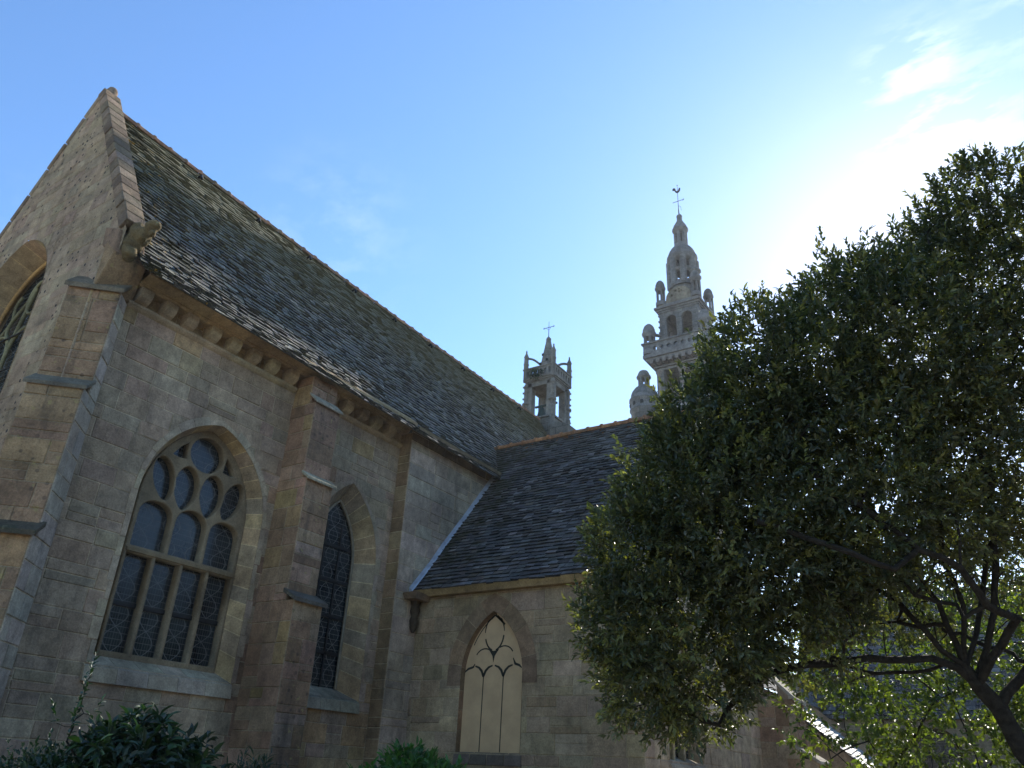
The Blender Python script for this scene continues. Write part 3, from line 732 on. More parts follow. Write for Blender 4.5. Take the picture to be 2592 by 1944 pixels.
def tear(cx_, cy_, rx, ry, rot, tip=.35):
    r = []
    for k in range(24):
        a_ = 2 * PI * k / 24; x, y = rx * math.sin(a_), ry * math.cos(a_)
        if y < 0: x *= (1 - tip * (y / ry) ** 2); y *= 1.12
        r.append((cx_ + x * math.cos(rot) - y * math.sin(rot), cy_ + x * math.sin(rot) + y * math.cos(rot)))
    return r
H += [tear(-.27, 4.40, .245, .38, .02), tear(.27, 4.40, .245, .38, -.02), tear(-.745, 4.44, .205, .37, .34, .15), tear(.745, 4.44, .205, .37, -.34, .15), ell(0, 5.10, .36, .33),
      [(.40, 4.90), (.56, 4.88), (.68, 4.90), (.56, 5.08), (.43, 5.20)], [(-.40, 4.90), (-.56, 4.88), (-.68, 4.90), (-.56, 5.08), (-.43, 5.20)]]
TP = Arch(0, 1.12, 1.34, 4.05, 1.55)
plate("tracery", TP.outline(14, 1), H, .13, .022, Matrix.Translation((0, 8.15, 0)) @ frame_x(CX - .385), MD, w1, (.22, .19, .145))
tr = MB(); tr.box((CX - .46, 7.06, 3.06), (CX - .27, 9.24, 3.13), (.21, .175, .125)); tr.build("transom", MD, w1, bevel=.01)
mba = MB()
for z in (2.25,): mba.box((CX - .45, 7.06, z - .035), (CX - .42, 9.24, z + .035))
mba.build("saddle_bar", IRON, w1)

# window 2, narrow
w2 = empty("window", (CX, 11.62, 1.25)); w2["label"] = "narrow pointed window with deep splayed surround beside the buttress"; hang(w2, choir)
mr_ = MB(); reveal(mr_, fx, W2o, W2i, .012, -.35, rc, [(.37, .30, .20), (.33, .28, .22), (.30, .26, .22), (.35, .27, .19)], jn=.36, mort=(.52, .46, .33))
mr_.build("reveal", MD, w2)
mv = MB(); hood(mv, fx, W2o, .12, 1.2, [(.34, .29, .25), (.36, .31, .28), (.31, .27, .23)], rc, alt=True, jn=.33); mv.build("hood_stones", MD, w2)
mk = MB(); sill(mk, 10.45, 12.62, 1.45, 1.26, 1.02, .08, 4, rc, (.30, .30, .27))
for k in range(4):
    a, b_ = 10.6 + 2.02 * k / 4 + .004, 10.6 + 2.02 * (k + 1) / 4 - .004
    mk.face([(CX, a, 1.262), (CX, b_, 1.262), (CX - .40, b_, 1.475), (CX - .40, a, 1.475)], pick([(.30, .29, .26)], rc, .12))
mk.face([(CX - .42, 10.6, 1.24), (CX - .42, 12.63, 1.24), (CX - .004, 12.63, 1.252), (CX - .004, 10.6, 1.252)], MORTAR)
mk.build("sill", MD, w2)
mgl = MB(); arch_face(mgl, fx, Arch(11.62, .68, 1.44, 3.95, 1.39), -.38); mgl.build("glass", G2, w2)
fr = MB(); ol = Arch(11.62, .63, 1.46, 3.95, 1.33).outline(20, 4)
fr.tube([(CX - .33, a_, b_) for a_, b_ in ol], .035, 5, (8, 7, 5)); fr.build("frame", IRON, w2)
mba = MB()
for yy in (11.40, 11.84): mba.box((CX - .365, yy - .022, 1.46), (CX - .345, yy + .022, 4.75 if yy else 0))
for z in (2.12, 2.84, 3.56, 4.28): mba.box((CX - .37, 10.97, z - .035), (CX - .345, 12.27 if z < 4 else 12.2, z + .035))
mba.build("window_bar", IRON, w2)

# ---- buttresses
def weather(mb, fm, a0, a1, s_in, s_out, zt, zl, th, t, ov=.06):
    """sloping weathering slab with a drip edge: fm(a,s,z)"""
    mb.hexa([fm(a0 - ov, s_in, zt - th), fm(a0 - ov, s_out + ov, zl - th), fm(a1 + ov, s_out + ov, zl - th), fm(a1 + ov, s_in, zt - th),
             fm(a0 - ov, s_in, zt), fm(a0 - ov, s_out + ov, zl), fm(a1 + ov, s_out + ov, zl), fm(a1 + ov, s_in, zt)], t)
def buttress(parent, fm, a0, a1, stages, rng, palF, palL, palR, caps, caplab=None, mats=(MB_, MS), solid_in=-.35, name="buttress"):
    grp = empty(name, fm((a0 + a1) / 2, 0, GZ)); hang(grp, parent)
    if caplab: grp["label"] = caplab
    f_ = MB(); s_ = MB(); s2_ = MB()
    for (z0, z1, s) in stages:
        ashlar(f_, lambda u, z, d: fm(u, s + d, z), a0, a1, z0, z1, [], rng, rows=(.24, .42), bw=(.30, .80), pal=palF, mort=MORTAR_D)
        ashlar(s_, lambda u, z, d: fm(a1 + d, u, z), solid_in, s, z0, z1, [], rng, rows=(.28, .45), bw=(.3, .6), pal=palR, mort=MORTAR)
        ashlar(s2_, lambda u, z, d: fm(a0 - d, u, z), solid_in, s, z0, z1, [], rng, rows=(.28, .45), bw=(.3, .6), pal=palL, mort=MORTAR_D)
    f_.build("front_face", mats[0], grp); s_.build("side_face", mats[1], grp); s2_.build("side_face", mats[1], grp)
    for (s_in, s_out, zt, zl, th, t, ov) in caps:
        c_ = MB(); weather(c_, fm, a0, a1, s_in, s_out, zt, zl, th, t, ov); c_.build("drip_mould", MMOSS, grp, bevel=.012)
    return grp
k2 = 1 / math.sqrt(2)
fm1 = lambda a, s, z: (CX + (a + s) * k2, CY + (a - s) * k2, z)          # diagonal buttress on the corner
buttress(choir, fm1, -.405, .405, [(GZ, 2.72, .42), (2.72, 5.05, .27), (5.05, 6.95, .03)], random.Random(21), calm(PAL_BUT + PAL_WARM, .45), PAL_BUT, PAL_GREY,
         [(-.3, .04, 7.36, 7.0, .09, (.20, .18, .15), .06), (.0, .27, 5.32, 5.08, .07, (.17, .165, .15), .05), (.22, .44, 2.96, 2.76, .08, (.085, .08, .07), .07)],
         "diagonal stepped buttress on the gable corner, brown front and grey flank", name="corner_buttress")
fm2 = lambda a, s, z: (CX + s, a, z)
buttress(choir, fm2, 9.62, 10.30, [(GZ, 2.66, 1.02), (2.66, 5.0, .80), (5.0, 6.62, .68), (6.62, 7.26, .50)], random.Random(22), PAL_BUT + [(.33, .27, .25)], PAL_BUT + [(.30, .23, .14)], PAL_WALL,
         [(.50, .70, 6.86, 6.64, .05, (.36, .35, .32), .05), (.68, .82, 5.14, 5.0, .06, (.30, .30, .26), .06), (.76, 1.04, 2.88, 2.70, .08, (.10, .10, .10), .07)],
         "stepped buttress between the two pointed windows", solid_in=0., name="wall_buttress")

# ================================================================== TRANSEPT
trp = empty("church_transept", (-9, 17.4, GZ))
tag(trp, "low granite church wing with dark slate roof and boarded-up pointed window", "church wing")
TY, TX = 13.8, -6.22
ft = lambda u, z, d: (u, TY - d, z)
rt = random.Random(31)
B1 = Arch(-9.55, .76, .41, 1.85, 1.27)
mw = MB(); ashlar(mw, ft, -12.0, TX, GZ, 3.78, [B1], rt, rows=(.27, .40), bw=(.4, .85), pal=PAL_TR, mort=(.33, .30, .24))
mw.build("front_wall", MS, trp)
bw_ = empty("boarded_window", (-9.55, TY, .41)); hang(bw_, trp)
mr_ = MB(); reveal(mr_, ft, B1, Arch(-9.56, .745, .41, 1.85, 1.25), .01, -.14, rt, [(.16, .12, .09), (.19, .14, .10)], jn=.4, mort=(.2, .17, .13)); mr_.build("reveal", MD, bw_)
mv = MB(); hood(mv, ft, B1, .34, 1.70, [(.20, .150, .115), (.23, .17, .125), (.18, .14, .11)], rt, jn=.42, d=.02); mv.build("hood_stones", MD, bw_)
pn = MB(); arch_face(pn, ft, Arch(-9.56, .75, .40, 1.85, 1.255), -.13, (1, 1, 1)); pn.build("board_panel", BOARD, bw_)
tl = MB()
def stroke(pts, w0):
    for k in range(len(pts) - 1):
        (x0, z0_), (x1, z1_) = pts[k], pts[k + 1]
        d = Vector((x1 - x0, z1_ - z0_)); L_ = d.length
        if L_ < 1e-6: continue
        nn = Vector((-d.y, d.x)) / L_; f0 = w0[k] if isinstance(w0, list) else w0; f1 = w0[k + 1] if isinstance(w0, list) else w0
        e = d / L_ * .004
        tl.face([(-9.60 + x0 - e.x + nn.x * f0 / 2, TY + .127, z0_ - e.y + nn.y * f0 / 2), (-9.60 + x0 - e.x - nn.x * f0 / 2, TY + .127, z0_ - e.y - nn.y * f0 / 2),
                 (-9.60 + x1 + e.x - nn.x * f1 / 2, TY + .127, z1_ + e.y - nn.y * f1 / 2), (-9.60 + x1 + e.x + nn.x * f1 / 2, TY + .127, z1_ + e.y + nn.y * f1 / 2)])
def arcp(cx_, cz_, r, a0, a1, n=8, sy=1.): return [(cx_ + r * math.cos(math.radians(a0 + (a1 - a0) * k / n)), cz_ + r * sy * math.sin(math.radians(a0 + (a1 - a0) * k / n))) for k in range(n + 1)]
stroke([(-.235, .44), (-.225, 1.83)], .022); stroke([(.255, .44), (.265, 1.83)], .022)
for cx_ in (-.23, .26):                                  # ogee springers on the two mullions
    for s_ in (-1, 1):
        stroke([(cx_, 1.84), (cx_ + s_ * .05, 1.95), (cx_ + s_ * .12, 2.015), (cx_ + s_ * .215, 2.05)], [.05, .055, .045, .03])
stroke([(-.72, 1.93), (-.62, 2.0), (-.5, 2.03), (-.46, 2.09)], [.03, .045, .045, .02]); stroke([(-.715, 1.86), (-.70, 2.24)], .028)
stroke([(.70, 1.99), (.64, 2.04), (.54, 2.07), (.49, 2.18)], [.02, .045, .05, .02])
stroke(arcp(0, 2.63, .235, 165, 20, 10, 1.42)[:0] + arcp(0, 2.70, .235, 200, 258, 7, 1.50), .035); stroke(arcp(.0, 2.70, .235, 282, 350, 7, 1.50), .035)
stroke(arcp(0, 2.70, .24, 178, 128, 6, 1.45) + [(-.09, 3.0), (-.02, 3.06)], [.02, .025, .03, .03, .03, .035, .04, .05, .03]); stroke(arcp(0, 2.70, .24, 5, 50, 6, 1.45) + [(.11, 2.98), (.05, 3.04)], [.02, .025, .03, .03, .03, .035, .05, .06, .05])
tl.face([(-9.60 + x, TY + .127, z) for x, z in ((-.13, 2.37), (0, 2.335), (.13, 2.37), (.03, 2.24), (0.0, 2.10), (-.03, 2.24))])
stroke(arcp(-.22, 2.16, .24, 150, 62, 8, .95), .026); stroke(arcp(.26, 2.20, .24, 30, 118, 8, .95), .026)
stroke(arcp(.80, 1.85, 1.45, 164, 122, 9)[2:] , .022); stroke(arcp(-.80, 1.85, 1.45, 44, 56, 5) , .045)
tl.build("tracery_line", DARK, bw_)
sl = MB()
for k in range(4):
    a, b_ = -10.35 + 1.62 * k / 4 + .01, -10.35 + 1.62 * (k + 1) / 4 - .01; sl.hexa([(a, TY - .05, .20), (b_, TY - .05, .20), (b_, TY + .14, .20), (a, TY + .14, .20), (a, TY - .03, .38), (b_, TY - .03, .38), (b_, TY + .14, .43), (a, TY + .14, .43)], pick([(.12, .11, .11)], rt, .15))
sl.build("sill", MD, bw_, bevel=.01)
# gable end of the transept with its window
fgx = lambda u, z, d: (TX + d, u, z)
def tclip(z):
    if z < 3.8: return (TY, 21.2)
    return (13.55 + (z - 3.6) * .79, 21.3 - (z - 3.6) * .79)
T1 = Arch(15.75, .86, .42, 2.0, 1.4)
mw = MB(); ashlar(mw, fgx, TY, 21.2, GZ, 8.55, [T1], rt, rows=(.27, .40), bw=(.4, .85), clip=tclip, pal=[(.36, .33, .29), (.34, .31, .28), (.38, .35, .31)], mort=(.4, .37, .32))
mw.build("gable_wall", MS, trp)
tw = empty("window", (TX, 15.75, .42)); tw["label"] = "mullioned window half hidden by the tree"; hang(tw, trp)
T1i = Arch(15.75, .80, .5, 2.0, 1.34)
mr_ = MB(); reveal(mr_, fgx, T1, T1i, .01, -.3, rt, [(.36, .31, .24)], jn=.4); mr_.build("reveal", MD, tw)
mgl = MB(); arch_face(mgl, fgx, T1i, -.29); mgl.build("glass", G4, tw)
mm = MB()
for yy in (15.48, 16.02): mm.box((TX - .28, yy - .05, .42), (TX - .14, yy + .05, 2.9), (.40, .36, .28))
mm.build("mullion", MD, tw, bevel=.015)
mk = MB(); mk.hexa([(TX - .3, 14.85, .30), (TX + .06, 14.85, .30), (TX + .06, 16.65, .30), (TX - .3, 16.65, .30), (TX - .3, 14.85, .50), (TX + .04, 14.85, .36), (TX + .04, 16.65, .36), (TX - .3, 16.65, .50)], (.34, .33, .31)); mk.build("sill", MD, tw)
TPROF = [(13.56, 3.66), (14.0, 4.24), (14.5, 4.89), (15.65, 6.30), (16.35, 7.17), (17.43, 8.58)]
mrf = MB(); rs2 = random.Random(6)
def tlim(f):
    return (-11.70 if f < .73 else -12.9, TX + .05)
slates(mrf, TPROF, -12.9, TX + .05, lambda u, z, t: (t, u, z), .125, (.15, .27), rs2, PAL_T, lim=tlim, jag=.012)
mrf.face([(-12.9, 17.43, 8.58), (TX, 17.43, 8.58), (TX, 21.4, 3.6), (-12.9, 21.4, 3.6)], (.1, .1, .11))
rl = random.Random(9)
for k in range(260):                                   # slipped pale slates catching the light
    u = rl.uniform(-11.3, -6.5); f = rl.uniform(0, 1)
mrf.build("roof", SL2, trp)
mt = MB(); x = -13.0
while x < TX + .1:
    e = min(TX + .15, x + .42); rows = []
    for xx, rr in ((x, .105), (e - .05, .10), (e - .05, .13), (e, .13)):
        rows.append([(xx, 17.43 + rr * math.sin(a_), 8.58 + rr * math.cos(a_)) for a_ in [(-1.9 + 3.8 * k / 8) for k in range(9)]])
    mt.grid(rows, pick([(1, .9, .8), (.8, .7, .6), (1.2, 1.0, .8), (.75, .75, .75)], rs2)); x = e
mt.build("ridge_tiles", RIDGE2, trp)
fl = MB(); pf = [(13.42, 3.60), (13.47, 3.66), (14.0, 4.27), (14.5, 4.92), (15.1, 5.64), (15.65, 6.33), (16.40, 7.26)]
for k in range(len(pf) - 1):
    (a, za), (b_, zb) = pf[k], pf[k + 1]
    fl.hexa([(PX + .015, a, za - .02), (PX + .12, a, za), (PX + .12, b_ - .01, zb), (PX + .015, b_ - .01, zb - .02), (PX + .015, a, za + .10), (PX + .09, a, za + .05), (PX + .09, b_ - .01, zb + .05), (PX + .015, b_ - .01, zb + .10)])
fl.build("flashing", LEAD, trp)
ev = MB(); ev.hexa([(PX, 13.62, 3.52), (TX, 13.62, 3.52), (TX, 13.9, 3.52), (PX, 13.9, 3.52), (PX, 13.54, 3.66), (TX, 13.54, 3.66), (TX, 13.9, 3.75), (PX, 13.9, 3.75)], (.25, .2, .12)); ev.build("cornice", MD, trp)
# stump of carved stone where the eaves meet the choir
st_ = MB()
st_.hexa([(-11.62, 13.28, 3.42), (-11.30, 13.28, 3.42), (-11.30, 13.75, 3.42), (-11.62, 13.75, 3.42), (-11.62, 13.2, 3.54), (-11.25, 13.2, 3.56), (-11.25, 13.75, 3.54), (-11.62, 13.75, 3.54)], (.2, .16, .13))
st_.lathe((-11.58, 13.62), [(.03, 2.75), (.08, 2.85), (.11, 3.0), (.07, 3.1), (.12, 3.2), (.09, 3.32), (.13, 3.42)], 7, (.06, .05, .04)); st_.build("carved_bracket", MMOSS, trp)
# buttress at the far corner of the transept gable
buttress(trp, lambda a, s, z: (TX + s, a, z), 20.5, 21.3, [(GZ, .7, 1.3), (.7, 2.0, .9)], random.Random(23), PAL_BUT, PAL_BUT + PAL_WALL, PAL_WALL,
         [(-.05, .9, 2.95, 2.0, .1, (.40, .40, .40), .06), (.8, 1.3, 1.0, .66, .08, (.38, .38, .38), .06)], "sloping capped buttress at the far gable corner", solid_in=0., name="gable_buttress")

# ================================================================== low stair ramp roof beyond the transept, and the far annexe
rp = empty("stair_annexe", (-6, 26, GZ)); tag(rp, "small lean-to with sunlit slate slope glimpsed below the tree", "lean-to")
q = MB(); slates(q, [(-3.6, -.25), (-5.1, .95), (-6.6, 2.15)], 24.9, 26.2, lambda u, z, t: (u, t, z + .18 * (t - 24.9)), .14, (.16, .28), random.Random(7), [(.30, .29, .27), (.35, .34, .32), (.26, .25, .24)]); q.build("roof", plain("sunlit_slate", (1.5, 1.45, 1.3), .6, var=.25, scale=9, spec=.3, bumps=.2), rp)  # sun glare on the slope is put into the whitened slate colour
q = MB()
q.face([(-3.7, 24.93, GZ), (-6.6, 24.93, GZ), (-6.6, 24.93, 2.1), (-3.7, 24.93, -.22)][::-1], (.30, .25, .2)); q.face([(-3.7, 26.17, GZ), (-6.6, 26.17, GZ), (-6.6, 26.17, 2.6), (-3.7, 26.17, .3)], (.30, .25, .2))
q.box((-6.9, 24.8, GZ), (-6.6, 26.4, 3.2), (.3, .26, .21)); q.build("wall", MS, rp)
q = MB(); q.hexa([(-3.5, 26.2, -.3), (-3.5, 26.5, -.3), (-6.7, 26.5, 2.2), (-6.7, 26.2, 2.2), (-3.5, 26.2, .0), (-3.5, 26.5, .0), (-6.7, 26.5, 2.5), (-6.7, 26.2, 2.5)], (.45, .4, .35)); q.build("coping", MD, rp)

an = empty("far_annexe", (-1, 39, GZ)); tag(an, "low stone building with dark slate roof seen beyond the tree trunk", "building")
A1 = Arch(-4.45, 1.0, -1.0, 1.6, .9); ra = random.Random(41)
q = MB(); ashlar(q, lambda u, z, d: (u, 37 - d, z), -9.5, 8., GZ, 2.85, [A1], ra, rows=(.35, .5), bw=(.5, 1.1), pal=[(.30, .26, .20), (.27, .24, .19), (.33, .28, .22)]); q.build("front_wall", MS, an)
aw = empty("window", (-4.45, 37, -1)); hang(aw, an)
q = MB(); A1i = Arch(-4.45, .72, -.9, 1.6, .7); reveal(q, lambda u, z, d: (u, 37 - d, z), A1, A1i, 0, -.6, ra, [(.25, .21, .16)], jn=.5); q.build("reveal", MD, aw)
GG = leaded("green_glass", 0, -5.2, .5, 0.)
q = MB(); arch_face(q, lambda u, z, d: (u, 37 - d, z), A1i, -.58); q.build("glass", GG, aw)
q = MB()
for z in (-.3, .3, .9, 1.5): q.box((-5.15, 37.5, z - .03), (-3.75, 37.55, z + .03))
for x in (-4.7, -4.2): q.box((x - .02, 37.49, -.9), (x + .02, 37.54, 1.9))
q.build("window_bar", IRON, aw)
q = MB(); slates(q, [(36.8, 2.8), (40.6, 8.5)], -9.6, 8., lambda u, z, t: (t, u, z), .2, (.22, .4), random.Random(8), PAL_T, jag=.01); q.face([(-9.6, 40.6, 8.5), (8, 40.6, 8.5), (8, 44.5, 2.8), (-9.6, 44.5, 2.8)], (.1, .1, .1)); q.build("roof", SL2, an)
q = MB(); q.box((-9.4, 44, GZ), (7.9, 44.3, 2.8), (.3, .26, .2))
for x in (-9.4, 7.7): q.face([(x, 37, GZ), (x, 44.3, GZ), (x, 44.3, 2.8), (x, 40.6, 8.4), (x, 37, 2.8)], (.3, .26, .2))
q.build("side_wall", MS, an)

nv = empty("church_nave", (-11, 30, GZ)); tag(nv, "long rear part of the church between the bell turret and the tall tower", "church")
rnv = random.Random(51)
q = MB(); ashlar(q, lambda u, z, d: (-8.6 + d, u, z), 21.25, 36.9, GZ, 3.2, [], rnv, rows=(.32, .45), bw=(.5, 1.), pal=PAL_TR); q.build("aisle_wall", MS, nv)
q = MB(); q.face([(-8.35, 21.25, 3.15), (-8.35, 37, 3.15), (-11.7, 37, 7.0), (-11.7, 21.25, 7.0)], (.11, .11, .11)); q.build("aisle_roof", SL2, nv)
q = MB(); q.box((-18, 24.9, GZ), (-11.75, 38.4, 7.4), (.33, .29, .24)); q.build("main_wall", MS, nv)
q = MB(); q.face([(-11.5, 24.9, 7.3), (-11.5, 38.4, 7.3), (-14.6, 38.4, 12.1), (-14.6, 24.9, 12.1)], (.12, .12, .12)); q.face([(-14.6, 24.9, 12.1), (-14.6, 38.4, 12.1), (-18.3, 38.4, 7.3), (-18.3, 24.9, 7.3)], (.12, .12, .12)); q.build("roof", SL2, nv)

# ================================================================== SMALL BELL TURRET
BX, BY = -14.6, 24.0
bt = empty("bell_turret", (BX, BY, 11.5)); tag(bt, "small open stone bell turret with short spire at the end of the main ridge", "bell turret")
TG = (.235, .215, .19)
q = MB(); h = .62
q.box((BX - h - .03, BY - h - .02, 9.0), (BX + h + .03, BY + h + .02, 12.46), TG)
q.box((BX - h - .09, BY - h - .09, 12.46), (BX + h + .09, BY + h + .09, 12.54), TG)
q.hexa([(BX + h, BY - h - .15, 9.), (BX + 1.42, BY - h - .15, 9.), (BX + 1.42, BY + h + .3, 9.), (BX + h, BY + h + .3, 9.), (BX + h, BY - h - .15, 12.22), (BX + 1.42, BY - h - .15, 11.92), (BX + 1.42, BY + h + .3, 11.92), (BX + h, BY + h + .3, 12.22)], TG)
q.build("base", MT, bt, bevel=.02)
q = MB()
for sx in (-1, 1):
    for sy in (-1, 1):
        q = MB(); wx = .28; cx_ = BX + sx * (h - wx / 2); cy_ = BY + sy * (h - wx / 2)
        q.box((cx_ - wx / 2, cy_ - wx / 2, 12.54), (cx_ + wx / 2, cy_ + wx / 2, 14.1), TG)
        px_, py_ = BX + sx * (h - .02), BY + sy * (h - .02)
        q.lathe((px_, py_), [(.12, 12.0), (.12, 12.7), (.14, 12.75), (.10, 12.8), (.10, 13.15), (.17, 13.18), (.17, 13.24), (.10, 13.28), (.10, 13.9), (.14, 13.95), (.08, 14.1)], 8, TG)
        for k in range(6):                               # crockets up the outer corners
            zc = 12.62 + k * .26; q.box((px_ + sx * .08 - .035, py_ + sy * .08 - .035, zc), (px_ + sx * .08 + .035, py_ + sy * .08 + .035, zc + .07), TG)
        q.build("pier", MTD, bt, bevel=.012)
q = MB(); q.box((BX - h, BY - h, 13.92), (BX + h, BY + h, 14.12), TG)
for k, (r0, z0_, z1_) in enumerate(((.64, 14.12, 14.17), (.68, 14.17, 14.24), (.72, 14.24, 14.30))): q.box((BX - r0, BY - r0, z0_), (BX + r0, BY + r0, z1_), TG)
q.build("lintel", MTD, bt, bevel=.015)
ph = .70
for nm, M4 in (("front", Matrix.Translation((BX, 0, 0)) @ frame_y(BY - ph + .04)), ("side", Matrix.Translation((0, BY, 0)) @ frame_x(BX + ph - .04)), ("back", Matrix.Translation((BX, 0, 0)) @ frame_y(BY + ph - .04)), ("left", Matrix.Translation((0, BY, 0)) @ frame_x(BX - ph + .04))):
    hs = []
    for k in range(6):
        c0 = -.50 + .20 * k; hs.append([(c0 - .05, 14.38), (c0 + .05, 14.38), (c0 + .05, 14.58), (c0, 14.63), (c0 - .05, 14.58)])
    plate("balustrade", [(-ph, 14.29), (ph, 14.29), (ph, 14.70), (-ph, 14.70)], hs, .07, .008, M4, MTD, bt, TG)
q = MB()
for a, b_ in (((BX - ph - .04, BY - ph - .04), (BX + ph + .04, BY - ph + .09)), ((BX - ph - .04, BY + ph - .09), (BX + ph + .04, BY + ph + .04)), ((BX - ph - .04, BY - ph + .09), (BX - ph + .09, BY + ph - .09)), ((BX + ph - .09, BY - ph + .09), (BX + ph + .04, BY + ph - .09))):
    q.box((a[0], a[1], 14.70), (b_[0], b_[1], 14.76), TG)
q.build("handrail", MTD, bt, bevel=.01)
for sx in (-1, 1):
    for sy in (-1, 1):
        q = MB(); c = (BX + sx * (ph - .06), BY + sy * (ph - .06))
        q.lathe(c, [(.10, 14.2), (.10, 14.95), (.12, 15.0), (.095, 15.05), (.09, 15.3), (.11, 15.34), (.06, 15.45), (.03, 15.55), (.035, 15.6), (.01, 15.66)], 8, TG); q.build("pinnacle", MTD, bt)
        q = MB(); e = (BX + sx * .24, BY + sy * .24); pts = []
        for k in range(9):
            f = k / 8; pts.append((c[0] + (e[0] - c[0]) * f, c[1] + (e[1] - c[1]) * f, 15.27 + .05 * math.sin(f * PI * 1.2) - .10 * f * f * 1.2))
        q.tube(pts, .05, 6, TG); q.build("flying_rib", MTD, bt)
q = MB(); q.lathe((BX, BY), [(.36, 14.3), (.36, 14.9), (.40, 14.95), (.335, 15.0), (.10, 16.28), (.115, 16.32), (.10, 16.38), (.05, 16.45)], 8, TG, PI / 8, sm=False); q.build("spire", MT, bt)
for z, dx in ((15.55, -.12), (15.25, .1), (15.1, -.18)):
    q = MB(); q.box((BX + dx - .045, BY - .335 + (z - 15) * .18, z - .05), (BX + dx + .045, BY - .20, z + .05), (.05, .05, .05)); q.build("spire_hole_shade", MTD, bt)  # solid near-black blocks, the shade of small holes put into colour
q = MB(); q.tube([(BX, BY, 16.4), (BX, BY, 17.22)], [.018, .008], 6); q.tube([(BX - .26, BY, 16.93), (BX + .26, BY, 16.93)], .014, 6)
for s_ in (-1, 1): q.tube([(BX + s_ * .22, BY, 16.88), (BX + s_ * .27, BY, 16.93), (BX + s_ * .22, BY, 16.98)], .008, 5); q.tube([(BX + s_ * .12, BY, 16.93), (BX + s_ * .02, BY, 16.8)], .006, 5)
q.build("cross", IRON, bt)
bl = MB(); bl.lathe((BX - .2, BY - .05), [(.215, 12.72), (.225, 12.76), (.19, 12.84), (.155, 12.98), (.135, 13.12), (.10, 13.20), (.03, 13.23)], 20)
bl.tube([(BX - .50, BY - .05, 13.30), (BX + .50, BY - .05, 13.30)], .05, 6); bl.tube([(BX - .2, BY - .05, 13.2), (BX - .2, BY - .05, 13.32)], .05, 6); bl.lathe((BX - .2, BY - .05), [(.03, 12.62), (.04, 12.68), (.015, 12.74), (.015, 12.95)], 8)
bl.build("bell", BRONZE, None, "dark bronze bell hanging in the small open turret", "bell")

# ================================================================== BELL TOWER
TXc, TYc = -14.56, 40.5
tw_ = empty("bell_tower", (TXc, TYc, GZ)); tag(tw_, "tall stone bell tower with stacked domed lanterns and weathercock behind the roofs", "tower")
TC = (.18, .18, .18)
def sq(mb, hh, z0, z1, t=TC, cx=TXc, cy=TYc): mb.box((cx - hh, cy - hh, z0), (cx + hh, cy + hh, z1), t)
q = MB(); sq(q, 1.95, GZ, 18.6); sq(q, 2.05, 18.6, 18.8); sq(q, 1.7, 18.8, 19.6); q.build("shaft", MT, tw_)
q = MB()                                              # open belfry: piers, columns, far sides walled up to keep the inside dark
for sx, sy in ((-1, -1), (1, -1), (1, 1), (-1, 1)):
    cx_, cy_ = TXc + sx * 1.28, TYc + sy * 1.28; q = MB(); q.box((cx_ - .22, cy_ - .22, 19.6), (cx_ + .22, cy_ + .22, 22.2), TC); q.build("pier", MT, tw_)
q = MB(); q.box((TXc - 1.06, TYc + 1.1, 19.6), (TXc + 1.06, TYc + 1.45, 22.2), TC); q.build("back_wall", MT, tw_)  # added wall on an open side, blocks the sky behind the belfry
q = MB(); q.box((TXc - 1.45, TYc - 1.06, 19.6), (TXc - 1.2, TYc + 1.06, 22.2), TC); q.build("side_wall", MT, tw_)  # second added wall, closes the open left side against the sky
for (cx_, cy_) in ((TXc + .02, TYc - 1.32), (TXc + 1.32, TYc), (TXc - 1.34, TYc - 1.36), (TXc + 1.36, TYc - 1.36)):
    q = MB(); q.lathe((cx_, cy_), [(.24, 19.6), (.24, 19.75), (.17, 19.85), (.15, 21.8), (.19, 21.86), (.18, 21.95), (.26, 22.1), (.26, 22.2)], 12, (.25, .215, .20)); q.build("column", MTD, tw_)
q = MB(); sq(q, 1.48, 22.2, 22.36); sq(q, 1.62, 22.36, 22.46)
for k in range(6): sq(q, 1.5 + .09 * k, 22.46 + k * .05, 22.51 + k * .05)
sq(q, 1.98, 22.76, 22.92); sq(q, 2.10, 22.92, 23.12); q.build("balcony", MTD, tw_)
for k in range(9):
    for face in (0, 1):
        c0 = -1.6 + .4 * k; q = MB()
        if face == 0: q.box((TXc + c0 - .1, TYc - 2.02, 22.52), (TXc + c0 + .1, TYc - 1.5, 22.78), (.22, .20, .19))
        else: q.box((TXc + 1.5, TYc + c0 - .1, 22.52), (TXc + 2.02, TYc + c0 + .1, 22.78), (.22, .20, .19))
        q.build("corbel", MTD, tw_)
PHH = 2.08
for M4 in (Matrix.Translation((TXc, 0, 0)) @ frame_y(TYc - PHH + .08), Matrix.Translation((0, TYc, 0)) @ frame_x(TXc + PHH - .08), Matrix.Translation((TXc, 0, 0)) @ frame_y(TYc + PHH - .08), Matrix.Translation((0, TYc, 0)) @ frame_x(TXc - PHH + .08)):
    plate("parapet", [(-PHH, 23.1), (PHH, 23.1), (PHH, 23.86), (-PHH, 23.86)], [ell(-1.76 + .44 * k, 23.46, .125, .15, n=14) for k in range(9)], .12, .01, M4, MTD, tw_, TC)
q = MB()
for s_ in (-1, 1):
    q.box((TXc - PHH - .1, TYc + s_ * (PHH - .06) - .13, 23.86), (TXc + PHH + .1, TYc + s_ * (PHH - .06) + .13, 23.96), TC); q.box((TXc + s_ * (PHH - .06) - .13, TYc - PHH + .08, 23.862), (TXc + s_ * (PHH - .06) + .13, TYc + PHH - .08, 23.958), TC)
q.build("handrail", MTD, tw_)
